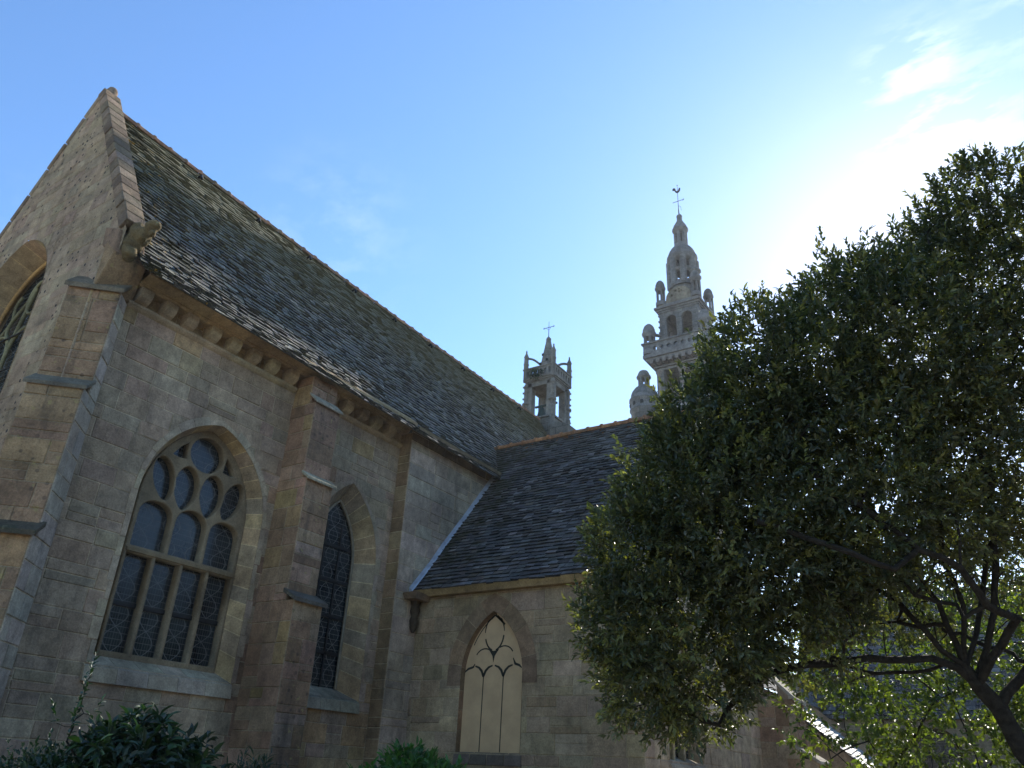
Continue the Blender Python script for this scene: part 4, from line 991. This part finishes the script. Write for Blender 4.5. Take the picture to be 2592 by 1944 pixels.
def lantern(cx_, cy_, z0, r, hgt, name, n=8, openings=True):
    e_ = MB(); zt = z0 + hgt
    e_.lathe((cx_, cy_), [(r, z0), (r, z0 + hgt * .12), (r * .9, z0 + hgt * .16)], 12, TC)
    if openings:
        for k in range(5):
            a_ = 2 * PI * (k + .25) / 5; pxx, pyy = cx_ + r * .72 * math.cos(a_), cy_ + r * .72 * math.sin(a_); e_.lathe((pxx, pyy), [(r * .24, z0 + hgt * .12), (r * .24, z0 + hgt * .6)], 6, TC)
    else: e_.lathe((cx_, cy_), [(r * .88, z0 + hgt * .1), (r * .88, z0 + hgt * .6)], 12, TC)
    e_.lathe((cx_, cy_), [(r * .86, z0 + hgt * .55), (r * .92, z0 + hgt * .60), (r * 1.08, z0 + hgt * .64), (r * 1.1, z0 + hgt * .69), (r * .98, z0 + hgt * .73), (r * .92, z0 + hgt * .82), (r * .72, z0 + hgt * .91), (r * .40, z0 + hgt * .97), (r * .06, zt)], 14, TC)
    e_.build(name, MTD, tw_)
for sx, sy in ((-1, -1), (1, -1), (1, 1), (-1, 1)):
    lantern(TXc + sx * 1.78, TYc + sy * 1.78, 23.2, .40, 2.25, "corner_lantern")
    q = MB(); q.tube([(TXc + sx * 1.72, TYc + sy * 1.72, 24.75), (TXc + sx * 1.2, TYc + sy * 1.2, 24.72)], .11, 6, TC); q.build("flying_rib", MTD, tw_)
# arcade stage
AH = 1.27
oa = [Arch(-.50, .33, 24.45, 25.7, .33), Arch(.50, .33, 24.45, 25.7, .33)]
for M4 in (Matrix.Translation((TXc, 0, 0)) @ frame_y(TYc - AH + .12), Matrix.Translation((TXc, 0, 0)) @ frame_y(TYc + AH - .12)):
    plate("arcade_wall", [(-AH, 23.12), (AH, 23.12), (AH, 26.45), (-AH, 26.45)], [a_.outline(8, 1) for a_ in oa], .22, .015, M4, MT, tw_, TC)
for sx in (-1, 1):
    plate("arcade_wall", [(-AH + .24, 23.12), (AH - .24, 23.12), (AH - .24, 26.45), (-AH + .24, 26.45)], [Arch(0, .22, 24.9, 25.6, .22).outline(8, 1)], .22, .015, Matrix.Translation((0, TYc, 0)) @ frame_x(TXc + sx * (AH - .12)), MT, tw_, TC)
q = MB()
sq(q, AH + .06, 26.30, 26.42); sq(q, AH + .14, 26.42, 26.55); sq(q, AH + .24, 26.55, 26.68); sq(q, AH + .05, 26.68, 26.9); q.build("cornice", MTD, tw_)
q = MB(); sq(q, .95, 23.13, 24.3, (.2, .19, .18)); q.build("floor_block", MTD, tw_)
for k in range(8):                                    # worn quoins down the left edge
    q = MB(); q.box((TXc - AH - .06, TYc - AH - .05, 23.3 + k * .4), (TXc - AH + .12, TYc - AH + .12, 23.38 + k * .4), TC); q.build("quoin", MTD, tw_)
for sx, sy in ((-1, -1), (1, -1), (1, 1), (-1, 1)):
    lantern(TXc + sx * 1.16, TYc + sy * 1.16, 26.9, .31, 1.95, "corner_lantern")
plate("pediment", [(-.82, 26.88), (.82, 26.88), (.82, 27.35)] + [(.82 * math.cos(PI * k / 10), 27.35 + .72 * math.sin(PI * k / 10)) for k in range(1, 10)] + [(-.82, 27.35)],
      [ell(-.18, 27.8, .07, .09, n=10), ell(.05, 27.85, .09, .05, n=10), ell(.22, 27.7, .06, .07, n=10), ell(-.42, 27.5, .08, .08, n=10), ell(.05, 27.66, .08, .06, n=10)], .2, .01,
      Matrix.Translation((TXc, 0, 0)) @ frame_y(TYc - 1.02), MTD, tw_, (.23, .20, .15))
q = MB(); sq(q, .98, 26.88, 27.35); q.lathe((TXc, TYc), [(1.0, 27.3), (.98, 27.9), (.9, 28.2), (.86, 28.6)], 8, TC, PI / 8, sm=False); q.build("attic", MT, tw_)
q = MB()                                              # upper drum in two tiers
for k in range(8):
    a_ = PI / 8 + k * PI / 4
    for rr, hw in ((.84, .20),):
        cxp, cyp = TXc + rr * math.cos(a_), TYc + rr * math.sin(a_); q.lathe((cxp, cyp), [(.215, 28.5), (.215, 30.55)], 8, TC, a_)
q.lathe((TXc, TYc), [(.70, 29.52), (.93, 29.55), (.95, 29.66), (.92, 29.74), (.70, 29.76)], 16, TC, cap=False)
q.lathe((TXc, TYc), [(.98, 28.4), (.98, 28.62), (.9, 28.66)], 16, TC)
q.lathe((TXc, TYc), [(.60, 29.76), (.60, 30.6)], 10, (.07, .07, .07)); q.lathe((TXc, TYc), [(.62, 30.36), (.94, 30.38), (.95, 30.7), (1.0, 30.8), (.99, 30.9), (.93, 31.0), (.90, 31.1), (.87, 31.2), (.78, 31.42), (.66, 31.6), (.52, 31.74), (.43, 31.8)], 20, TC)  # near-black inner core stands for the shade inside the openings
q.build("upper_drum", MTD, tw_)
q = MB(); q.lathe((TXc + 1.0, TYc - .55), [(.30, 26.9), (.30, 28.6), (.38, 28.66), (.36, 28.75), (.28, 28.8), (.28, 29.1), (.38, 29.14), (.36, 29.25), (.25, 29.42), (.05, 29.5)], 10, TC); q.build("stair_turret", MTD, tw_)
q = MB()
for k in range(6):
    a_ = PI / 6 + k * PI / 3; q.lathe((TXc + .33 * math.cos(a_), TYc + .33 * math.sin(a_)), [(.125, 31.9), (.125, 33.0)], 6, TC, a_)
q.lathe((TXc, TYc), [(.45, 31.75), (.44, 32.0), (.40, 32.05)], 16, TC); q.lathe((TXc, TYc), [(.2, 31.9), (.2, 33.0)], 8, (.07, .07, .07))  # dark core again painted as shade behind the openings
q.lathe((TXc, TYc), [(.36, 32.86), (.45, 32.92), (.46, 33.1), (.53, 33.16), (.53, 33.26), (.47, 33.36), (.44, 33.5), (.36, 33.66), (.27, 33.82), (.20, 33.98), (.165, 34.1), (.19, 34.2), (.17, 34.28), (.20, 34.36), (.17, 34.46), (.08, 34.55)], 20, TC)
q.build("top_lantern", MTD, tw_)
q = MB(); q.tube([(TXc, TYc, 34.5), (TXc - .02, TYc, 35.0)], [.05, .035], 6); q.tube([(TXc - .02, TYc, 35.0), (TXc + .0, TYc, 37.15)], [.028, .015], 6)
q.tube([(TXc - .40, TYc, 35.72), (TXc + .40, TYc, 35.72)], .022, 6); q.tube([(TXc + .3, TYc, 35.62), (TXc + .42, TYc, 35.72), (TXc + .36, TYc, 35.82)], .012, 5)
q.tube([(TXc + .02, TYc, 35.3), (TXc + .14, TYc, 35.2), (TXc + .18, TYc, 34.85)], .012, 5); q.lathe((TXc, TYc), [(.0, 37.05), (.05, 37.1), (.0, 37.16)], 6, cap=False)
q.build("cross", IRON, tw_)
ck = [(-.37, 36.86), (-.30, 36.96), (-.20, 36.94), (-.14, 36.84), (-.12, 36.70), (-.04, 36.60), (.04, 36.62), (.08, 36.74), (.10, 36.80), (.16, 36.84), (.20, 36.76), (.19, 36.62), (.13, 36.50), (.03, 36.44), (-.08, 36.46), (-.17, 36.56), (-.22, 36.70), (-.28, 36.74), (-.36, 36.76)]
plate("weathercock", ck, [], .03, .004, Matrix.Translation((TXc, 0, 0)) @ frame_y(TYc), IRON, tw_)
# domed stair turret on the left of the tower
dx_, dy_ = -17.0, 39.2
q = MB(); q.lathe((dx_, dy_), [(.82, GZ), (.82, 19.7), (.9, 19.78), (.9, 19.9), (.84, 19.95), (.86, 20.35), (.93, 20.42), (.92, 20.55), (.84, 20.62), (.81, 20.85), (.72, 21.1), (.55, 21.33), (.38, 21.45)], 20, TC)
q.build("domed_turret", MT, tw_)
q = MB()
for k in range(6):
    a_ = k * PI / 3 + .3; q.lathe((dx_ + .27 * math.cos(a_), dy_ + .27 * math.sin(a_)), [(.085, 21.4), (.085, 22.0)], 6, TC)
q.lathe((dx_, dy_), [(.36, 21.42), (.36, 21.5), (.3, 21.52)], 12, TC); q.lathe((dx_, dy_), [(.3, 21.95), (.34, 22.0), (.44, 22.05), (.44, 22.15), (.37, 22.22), (.35, 22.35), (.26, 22.5), (.12, 22.58), (.02, 22.6)], 14, TC); q.build("turret_lantern", MTD, tw_)
q = MB()
for k in range(10):
    a_ = 2 * PI * k / 10 - .1; c, s_ = math.cos(a_), math.sin(a_)
    q = MB(); q.lathe((dx_ + .80 * c, dy_ + .80 * s_), [(.10, 20.03), (.115, 20.08), (.115, 20.2), (.10, 20.25)], 10, (.05, .05, .05)); q.build("round_hole_shade", MTD, tw_)  # solid dark discs, shade inside round holes painted as colour

# ================================================================== LEAVES AND TREES
def leaf_mesh(name, pos, dirs, nors, length, width, tints, material, parent=None, fold=.25, curl=.15, **kw):
    """one mesh of many creased leaves; arrays of base points, directions, normals"""
    n = len(pos); pos = np.asarray(pos, np.float32); d = np.asarray(dirs, np.float32); nn = np.asarray(nors, np.float32)
    d /= np.linalg.norm(d, axis=1, keepdims=True); nn -= d * (nn * d).sum(1, keepdims=True); nn /= np.linalg.norm(nn, axis=1, keepdims=True) + 1e-9
    s = np.cross(d, nn); Lh = np.asarray(length, np.float32)[:, None]; W = np.asarray(width, np.float32)[:, None]
    V = np.empty((n, 6, 3), np.float32)
    V[:, 0] = pos
    V[:, 1] = pos + d * Lh * .42 - s * W * .5 + nn * W * fold
    V[:, 2] = pos + d * Lh * .42 + s * W * .5 + nn * W * fold
    V[:, 3] = pos + d * Lh * .78 - s * W * .33 + nn * (W * fold * .7 - Lh * curl * .4)
    V[:, 4] = pos + d * Lh * .78 + s * W * .33 + nn * (W * fold * .7 - Lh * curl * .4)
    V[:, 5] = pos + d * Lh - nn * Lh * curl
    mid = pos + d * Lh * .55 - nn * Lh * curl * .15
    V = np.concatenate([V, mid[:, None]], 1)
    fi = np.array([[0, 6, 1], [0, 2, 6], [1, 6, 3], [2, 4, 6], [3, 6, 5], [4, 5, 6]])
    F = (np.arange(n)[:, None, None] * 7 + fi[None]).reshape(-1, 3)
    me = D.meshes.new(name); me.vertices.add(n * 7); me.vertices.foreach_set("co", V.reshape(-1))
    me.loops.add(len(F) * 3); me.loops.foreach_set("vertex_index", F.reshape(-1).astype(np.int32))
    me.polygons.add(len(F)); me.polygons.foreach_set("loop_start", (np.arange(len(F)) * 3).astype(np.int32))
    me.update(calc_edges=True)
    ca = me.color_attributes.new("tint", 'FLOAT_COLOR', 'CORNER')
    t = np.ones((n, 18, 4), np.float32); t[:, :, :3] = np.asarray(tints, np.float32)[:, None, :]; ca.data.foreach_set("color", t.reshape(-1))
    me.materials.append(material)
    o = D.objects.new(name, me); col.objects.link(o); hang(o, parent); tag(o, kw.get('label'), kw.get('cat'))
    return o

def sprays(rng, centers, axis, nleaf, spread, ll, lw, pal, droop=0., jit=.5):
    """leafy twigs: around each centre nleaf leaves set along a short axis"""
    n = len(centers); C = np.repeat(centers, nleaf, 0); A = np.repeat(axis, nleaf, 0)
    f = np.tile(np.linspace(0, 1, nleaf), n)
    f = f + rng.normal(0, .06, n * nleaf)
    rnd = rng.normal(0, 1, (n * nleaf, 3)); rnd -= A * (rnd * A).sum(1, keepdims=True); rnd /= np.linalg.norm(rnd, axis=1, keepdims=True) + 1e-9
    P = C + A * (f * spread)[:, None]
    d = A * (.35 + .9 * f)[:, None] + rnd * (1.05 - .55 * f)[:, None] + rng.normal(0, .18, (n * nleaf, 3)); d[:, 2] -= droop
    nr = rng.normal(0, jit, (n * nleaf, 3)); nr[:, 2] += .9
    nr += A * .5
    L_ = ll * rng.uniform(.5, 1.3, n * nleaf) * np.repeat(rng.uniform(.75, 1.2, n), nleaf); W_ = lw * rng.uniform(.75, 1.15, n * nleaf)
    pal = np.asarray(pal); base = pal[rng.integers(0, len(pal), n)]; T = np.repeat(base, nleaf, 0) * rng.uniform(.75, 1.3, (n * nleaf, 1))
    return P, d, nr, L_, W_, T

def shell(rng, blobs, dens, depth, zmin=-1e9, lump=.22):
    """points near the surface of a union of spheres, roughened by low-frequency noise; returns points and outward axes"""
    pts, ax = [], []
    ph = rng.uniform(0, 6.28, (6, 3)); fr = rng.uniform(1.2, 4.2, (6, 3))
    for i, (x, y, z, r, k) in enumerate(blobs):
        n = int(dens * k * 4 * PI * r * r)
        v = rng.normal(0, 1, (n, 3)); v /= np.linalg.norm(v, axis=1, keepdims=True)
        bump_ = sum(np.sin((v * r * fr[j] + np.array([x, y, z]) * fr[j] + ph[j]).sum(1)) for j in range(6)) / 6
        rr = r * (1 + lump * bump_) - np.abs(rng.normal(0, 1, n)) * depth * r + rng.uniform(0, .10, n) * (rng.random(n) < .3)
        p = np.array([x, y, z]) + v * rr[:, None]
        inside = np.zeros(n, bool)
        for j, (x2, y2, z2, r2, k2_) in enumerate(blobs):
            if j != i: inside |= (np.linalg.norm(p - np.array([x2, y2, z2]), axis=1) < r2 * .72)
        keep = ~inside | (rng.random(n) < .12)
        keep &= p[:, 2] > zmin
        gap = sum(np.sin((p[keep] * fr[j] * 1.9 + ph[(j + 2) % 6]).sum(1)) for j in range(5)) / 5
        kk = gap > -.52 + .15 * rng.random(keep.sum())
        pts.append(p[keep][kk]); a = v[keep][kk] * .8 + rng.normal(0, .35, (kk.sum(), 3)); a[:, 2] += .45; ax.append(a / np.linalg.norm(a, axis=1, keepdims=True))
    return np.concatenate(pts), np.concatenate(ax)

def limbs(mb, chains, targets, rng, r_tip=.006, maxr=.11, floor=0):
    """grow a branching net from the hand-placed limbs out to the target points (pipe model radii)"""
    nodes, par, fixed = [], [], []
    def add(p, q): nodes.append(Vector(p)); par.append(q); return len(nodes) - 1
    for ch in chains:
        prev = None
        for k, p in enumerate(ch):
            p = Vector(p)
            if prev is None:
                near = min(range(len(nodes)), key=lambda i: (nodes[i] - p).length) if nodes else None
                prev = near if near is not None and (nodes[near] - p).length < .35 else add(p, near if near is not None else -1)
                continue
            a_ = nodes[prev]; nseg = max(1, int((p - a_).length / .16))
            for s_ in range(1, nseg + 1):
                q_ = a_.lerp(p, s_ / nseg) + Vector([rng.uniform(-.012, .012) for _ in range(3)]); prev = add(q_, prev)
    root = nodes[0]
    core = len(nodes)
    arr = [tuple(v) for v in nodes]
    order = sorted(range(len(targets)), key=lambda i: (Vector(targets[i]) - root).length)
    A_ = np.array(arr); 
    for i in order:
        T = Vector(targets[i]); d = np.linalg.norm(A_ - np.array(T), axis=1)
        dr = np.linalg.norm(A_ - np.array(root), axis=1)
        j = int(np.argmin(d + .18 * dr)); p0 = nodes[j]
        ln = (T - p0).length; nseg = max(2, int(ln / .16)); prev = j; new = []
        side = Vector([rng.uniform(-1, 1) for _ in range(3)]) * ln * .12 + Vector((0, 0, ln * rng.uniform(-.02, .14)))
        for s_ in range(1, nseg + 1):
            f = s_ / nseg; q_ = p0.lerp(T, f) + side * math.sin(PI * f) + Vector([rng.uniform(-.018, .018) for _ in range(3)])
            prev = add(q_, prev); new.append(tuple(q_))
        A_ = np.vstack([A_, np.array(new)])
    cnt = [0.] * len(nodes); kids = [[] for _ in nodes]
    for i, p in enumerate(par):
        if p >= 0: kids[p].append(i)
    for i in range(len(nodes) - 1, -1, -1):
        if not kids[i]: cnt[i] = 1
        else: cnt[i] = sum(cnt[k] for k in kids[i])
    rad = [min(maxr, r_tip * c ** .44) for c in cnt]
    if floor:
        for i in range(core): rad[i] = max(rad[i], floor)
    for i in range(len(nodes)):
        if par[i] < 0 or i == 0 or len([1 for k in kids[par[i]]]) > 1 or True:
            pass
    seen = [False] * len(nodes)
    starts = [i for i in range(len(nodes)) if par[i] < 0] + [k for i in range(len(nodes)) for k in sorted(kids[i], key=lambda k: -cnt[k])[1:]]
    for s0 in starts:
        ch = [par[s0]] if par[s0] >= 0 else []
        i = s0
        while True:
            ch.append(i)
            if not kids[i]: break
            i = max(kids[i], key=lambda k: cnt[k])
        if len(ch) < 2: continue
        rr = [rad[k] for k in ch]
        if par[s0] >= 0: rr[0] = min(rad[ch[0]], rr[1] * 1.15)
        t = (1, 1, 1)
        mb.tube([nodes[k] for k in ch], rr, 7 if max(rr) > .02 else 4, t)

LEAF1 = leaf_mat("evergreen_leaf", (.088, .096, .054), rough=.45, trans=.28, tcol=(1.8, 2.0, .65))
LEAF2 = leaf_mat("backlit_leaf", (.075, .100, .032), rough=.5, trans=.40, tcol=(1.9, 2.1, .5))
LEAF3 = leaf_mat("laurel_leaf", (.020, .042, .020), rough=.55, trans=.12)
LEAF4 = leaf_mat("shrub_leaf", (.035, .10, .022), rough=.6, trans=.2)
PALL = [(1, 1, 1), (.75, .85, .9), (1.25, 1.1, .8), (.9, 1, .8), (.6, .7, .65), (1.6, 1.55, 1.0), (.8, .8, .8), (1.1, 1.1, 1.0), (2.1, 1.9, 1.1)]

tree = empty("evergreen_tree", (.45, 9.6, GZ)); tag(tree, "large leaning evergreen tree with dense dark crown in the right foreground", "tree")
rngn = np.random.default_rng(7); rl = random.Random(77)
BL = [(0.21, 8.58, 4.58, 1.18, 1.0), (-0.88, 7.94, 4.02, 1.06, 1.1), (-1.66, 7.40, 3.60, .86, 1.1), (-2.20, 7.15, 3.13, .68, 1.1), (-2.66, 6.98, 2.54, .58, 1.1), (-3.0, 6.87, 1.98, .50, 1.1),
      (-3.20, 6.98, 1.38, .44, 1.1), (-3.24, 7.33, .88, .41, 1.1), (-1.29, 8.12, 2.95, 1.30, 1.1), (-2.22, 7.38, 2.30, 1.0, 1.0), (-2.76, 7.39, 1.47, .84, 1.1), (-2.06, 8.08, 1.85, .80, .6),
      (-.2, 9.27, 3.75, 1.3, .5), (-2.9, 7.7, .86, .44, 1.0), (.49, 8.12, 5.45, .62, .8), (.75, 9.38, 3.94, 1.28, .8), (.78, 8.55, 4.9, 1.0, .8), (1.7, 9.2, 4.2, 1.5, .5), (1.4, 10.4, 3.6, 1.6, .5),
      (0.2, 10.6, 3.4, 1.3, .45), (-1.0, 9.9, 2.6, 1.1, .4), (2.4, 9.0, 3.0, 1.2, .4)]
cen, axs = shell(rngn, BL, 160, .17)
# the canopy is hollow underneath: few leaves below the limbs on the right
und = np.clip((cen[:, 0] + 1.25) / .7, 0, 1) * np.clip((2.75 - cen[:, 2]) / .8, 0, 1)
kp = rngn.random(len(cen)) > und * .72; cen, axs = cen[kp], axs[kp]
# leafy interior of the crown
vi = []
for (x_, y_, z_, r_, k_) in BL[1:12]:
    n_ = int(400 * r_ ** 3); v_ = rngn.normal(0, 1, (n_, 3)); v_ /= np.linalg.norm(v_, axis=1, keepdims=True)
    vi.append(np.array([x_, y_, z_]) + v_ * (r_ * .85 * rngn.random((n_, 1)) ** .33))
vi = np.concatenate(vi); cen = np.concatenate([cen, vi]); ax_ = rngn.normal(0, 1, (len(vi), 3)); axs = np.concatenate([axs, ax_ / np.linalg.norm(ax_, axis=1, keepdims=True)])
# sprigs standing out beyond the crown
BA = np.array(BL); tipsel = []
for _ in range(230):
    b_ = BA[rngn.choice(12)]; v = rngn.normal(0, 1, 3); v[2] = abs(v[2]) * .9; v /= np.linalg.norm(v); p0 = b_[:3] + v * b_[3] * 1.02
    if any(np.linalg.norm(p0 - q_[:3]) < q_[3] * .97 for q_ in BA if not np.allclose(q_, b_)): continue
    for k in range(rngn.integers(1, 4)): tipsel.append((p0 + (v + np.array([0, 0, .5])) * .085 * k + rngn.normal(0, .03, 3), v + rngn.normal(0, .3, 3) + np.array([0, 0, .6])))
cen = np.concatenate([cen, np.array([t[0] for t in tipsel])]); ta = np.array([t[1] for t in tipsel]); axs = np.concatenate([axs, ta / np.linalg.norm(ta, axis=1, keepdims=True)])
P, d, nr, L_, W_, T = sprays(rngn, cen, axs, 13, .19, .066, .028, PALL)
leaf_mesh("crown", P, d, nr, L_, W_, T, LEAF1, tree)
sel = rngn.choice(len(cen), 520, replace=False)
CH = [[(.45, 9.65, GZ), (.18, 9.68, -.9), (-.12, 9.64, -.15), (-.39, 9.56, .46), (-.50, 9.40, .82), (-.62, 9.25, 1.02), (-.70, 9.13, 1.16)],
      [(-.62, 9.29, .97), (-.77, 9.07, 1.16), (-.95, 8.91, 1.22), (-1.15, 8.78, 1.21), (-1.47, 8.45, 1.17), (-2.07, 7.98, 1.05)],
      [(-.71, 9.11, 1.16), (-.86, 8.91, 1.31), (-.93, 8.78, 1.45), (-1.16, 8.83, 1.78), (-1.52, 8.56, 2.03), (-2.09, 7.81, 2.19)],
      [(-.70, 9.10, 1.18), (-.6, 8.98, 1.71), (-.62, 8.97, 1.92), (-.68, 9.02, 2.23), (-.62, 9.05, 2.68), (-.57, 8.86, 3.5), (-.58, 8.6, 4.1)],
      [(-.62, 9.2, 1.10), (-.35, 9.18, 1.66), (-.23, 9.11, 2.13), (-.2, 9.13, 2.35), (-.07, 8.85, 3.18), (.22, 8.7, 4.0), (.5, 8.5, 4.8)],
      [(-.55, 9.2, .95), (-.16, 8.71, 1.53), (-.36, 8.29, 1.57), (-.49, 7.89, 1.84), (-.6, 7.66, 1.88), (-.73, 7.42, 1.9), (-.93, 7.26, 1.72), (-1.2, 6.89, 1.8), (-1.85, 6.6, 2.09)],
      [(-.70, 9.10, 1.18), (-.80, 9.0, 1.75), (-1.05, 8.95, 2.3), (-1.35, 8.7, 3.0)], [(-.66, 9.15, 1.1), (-.48, 9.4, 1.7), (-.3, 9.7, 2.4), (.1, 9.9, 3.1)],
      [(-.45, 9.4, .9), (.1, 9.5, 1.5), (.6, 9.5, 2.2), (1.1, 9.4, 3.0)]]
mtk = MB(); limbs(mtk, CH, [tuple(cen[i]) for i in sel] + [(rngn.uniform(-2.3, .9), rngn.uniform(7.9, 9.9), rngn.uniform(1.0, 2.9)) for _ in range(110)], rl, r_tip=.0072, maxr=.122, floor=.026)
mtk.build("trunk", BARK, tree)

tree2 = empty("small_tree", (-1.0, 14.6, GZ)); tag(tree2, "loose bright backlit tree behind the leaning evergreen trunk", "tree")
BK = [(-2.6, 13.4, 2.1, 1.0, .6), (-1.65, 14.24, 1.48, 1.4, 1), (-.45, 14.69, 1.9, 1.5, 1), (-1.99, 14.41, 2.7, 1.4, .8), (-.43, 13.88, 2.9, 1.3, .6), (-2.7, 13.2, 1.0, .8, .6), (-1.25, 14.27, .76, 1.05, .9), (1.0, 15.2, 2.0, 1.6, 1.0), (.6, 15.2, .9, 1.0, .8)]
cen2, ax2 = shell(rngn, BK, 20, .3, zmin=-.1)
P, d, nr, L_, W_, T = sprays(rngn, cen2, ax2, 15, .34, .10, .05, PALL, droop=.3)
leaf_mesh("crown", P, d, nr, L_, W_, T, LEAF2, tree2)
sel = rngn.choice(len(cen2), 170, replace=False); mtk = MB()
limbs(mtk, [[(-1.0, 14.6, GZ), (-1.05, 14.5, -.4), (-1.2, 14.4, .6), (-1.4, 14.3, 1.6), (-1.5, 14.2, 2.4)]], [tuple(cen2[i]) for i in sel], rl, r_tip=.006, maxr=.09)
mtk.build("trunk", BARK, tree2)

def shrub(name, label, blobs, dens, nleaf, spread, ll, lw, material, pal=PALL, droop=.1, depth=.3, cat="shrub", extra=None, curl=.15, seed=1):
    rg_ = np.random.default_rng(seed); x = np.mean([b_[0] for b_ in blobs]); y = np.mean([b_[1] for b_ in blobs])
    root = empty(name, (x, y, GZ)); tag(root, label, cat)
    c, a = shell(rg_, blobs, dens, depth, zmin=GZ + .05, lump=.15)
    P, d, nr, L_, W_, T = sprays(rg_, c, a, nleaf, spread, ll, lw, pal, droop=droop)
    if extra is not None:
        E_ = sprays(rg_, np.array(extra[0], float), np.array(extra[1], float), extra[2], extra[3], extra[4], extra[5], pal)
        P, d, nr, L_, W_, T = [np.concatenate([a_, b_]) for a_, b_ in zip((P, d, nr, L_, W_, T), E_)]
    leaf_mesh("foliage", P, d, nr, L_, W_, T, material, root, curl=curl)
    mb = MB(); rr = random.Random(seed); sel = rr.sample(range(len(c)), min(50, len(c)))
    limbs(mb, [[(x, y, GZ), (x + .02, y, GZ + .25)]], [tuple(c[i]) for i in sel] + ([tuple(e) for e in extra[0]] if extra else []), rr, r_tip=.004, maxr=.03)
    mb.build("stem", BARK, root)
    return root
shrub("laurel_bush", "dark laurel bush with long drooping glossy leaves below the large window", [(-6.98, 4.62, -.35, .56, 1), (-6.78, 4.80, -.36, .46, 1), (-7.2, 4.42, -.45, .55, 1), (-6.95, 4.7, -1.0, .6, .6)], 120, 9, .13, .135, .05, LEAF3, droop=.45, depth=.16, curl=.3, seed=3)
sp = []; sa_ = []
for k in range(7):
    f = k / 6; sp.append((-7.24 + .02 * f, 4.10 + .03 * f, .12 + .55 * f)); sa_.append((.1 * math.sin(k * 2.4), .1 * math.cos(k * 2.4), 1))
    if k < 4: sp.append((-7.24 + .14 * math.sin(k * 2.1), 4.10 + .14 * math.cos(k * 2.1), .15 + .36 * f)); sa_.append((.5 * math.sin(k * 2.1), .5 * math.cos(k * 2.1), .8))
shrub("rose_bush", "small-leaved shrub with one tall upright sprig at lower left", [(-7.35, 4.15, -.42, .38, 1), (-7.72, 4.2, -.30, .30, 1), (-7.5, 4.2, -.75, .5, 1), (-7.95, 4.25, -.45, .34, 1)], 240, 9, .13, .05, .024, LEAF3, pal=[(1.1, 1.1, .9), (.8, .9, .8)], droop=0, seed=4,
      extra=(sp, sa_, 9, .16, .065, .028))
shrub("fern_bush", "bright green leafy shrub at the foot of the boarded window wall", [(-7.10, 8.55, -.20, .42, 1), (-6.85, 8.75, -.32, .40, 1), (-7.42, 8.35, -.38, .38, 1), (-7.1, 8.55, -.9, .6, .6)], 130, 8, .14, .13, .042, LEAF4, pal=[(1, 1, 1), (1.2, 1.1, .8), (.6, .7, .7), (1.5, 1.4, 1)], droop=0, seed=5)
shrub("low_bush", "dim low bush between the laurel and the buttress foot", [(-8.85, 7.5, -.42, .42, 1), (-8.5, 7.8, -.6, .4, 1), (-9.2, 7.3, -.6, .4, 1)], 90, 8, .13, .12, .022, LEAF3, pal=[(.9, 1, .8)], seed=6)

tp = np.random.default_rng(9); c, a = shell(tp, [(BX - .12, BY - ph - .12, 14.36, .20, 1), (BX + .05, BY - ph - .10, 14.42, .14, 1)], 260, .4)
P, d, nr, L_, W_, T = sprays(tp, c, a, 7, .06, .05, .02, PALL, droop=.4)
leaf_mesh("wall_plant", P, d, nr, L_, W_, T, LEAF3, None, label="small plant rooted in the balustrade of the bell turret", cat="plant")

# ================================================================== tall trees across the churchyard, mirrored in the windows and shading the lower walls
rt_ = np.random.default_rng(15)
for k in range(9):
    yy = -12 + 7.5 * k; xx = 19 + rt_.uniform(-1, 1); hh = rt_.uniform(8.5, 11.5)
    r0 = empty("shade_tree", (xx, yy, GZ)); tag(r0, "tall dark tree across the churchyard, seen only mirrored in the window panes", "tree", "trees across the churchyard")
    c, a = shell(rt_, [(xx, yy, hh - 3.8, 3.9, 1), (xx, yy + 1.5, 3.2, 3.4, .8), (xx, yy - 1.5, 1.8, 3.2, .8)], 3.2, .12)
    P, d, nr, L_, W_, T = sprays(rt_, c, a, 8, .7, .5, .34, PALL)
    leaf_mesh("crown", P, d, nr, L_, W_, T, LEAF3, r0)
    q = MB(); q.tube([(xx, yy, GZ), (xx + .1, yy, 2), (xx, yy + .1, hh - 3)], [.3, .25, .1], 8); q.build("trunk", BARK, r0)


# ------------------------------------------------------------------ thin haze, added for the lens veil
hz = MB(); hz.box((-305, -305, GZ - 1), (305, 305, 39))
hm = D.materials.new("air"); hm.use_nodes = True; hn = hm.node_tree.nodes; hn.clear()
ho = hn.new("ShaderNodeOutputMaterial"); hv = hn.new("ShaderNodeVolumePrincipled")
hv.inputs['Color'].default_value = (.9, .95, 1, 1); hv.inputs['Density'].default_value = .0004; hv.inputs['Anisotropy'].default_value = .5
hm.node_tree.links.new(hv.outputs[0], ho.inputs['Volume'])
hz.build("haze", hm, None, "thin haze added to imitate the lens veil over the tower", None, kind="stuff")
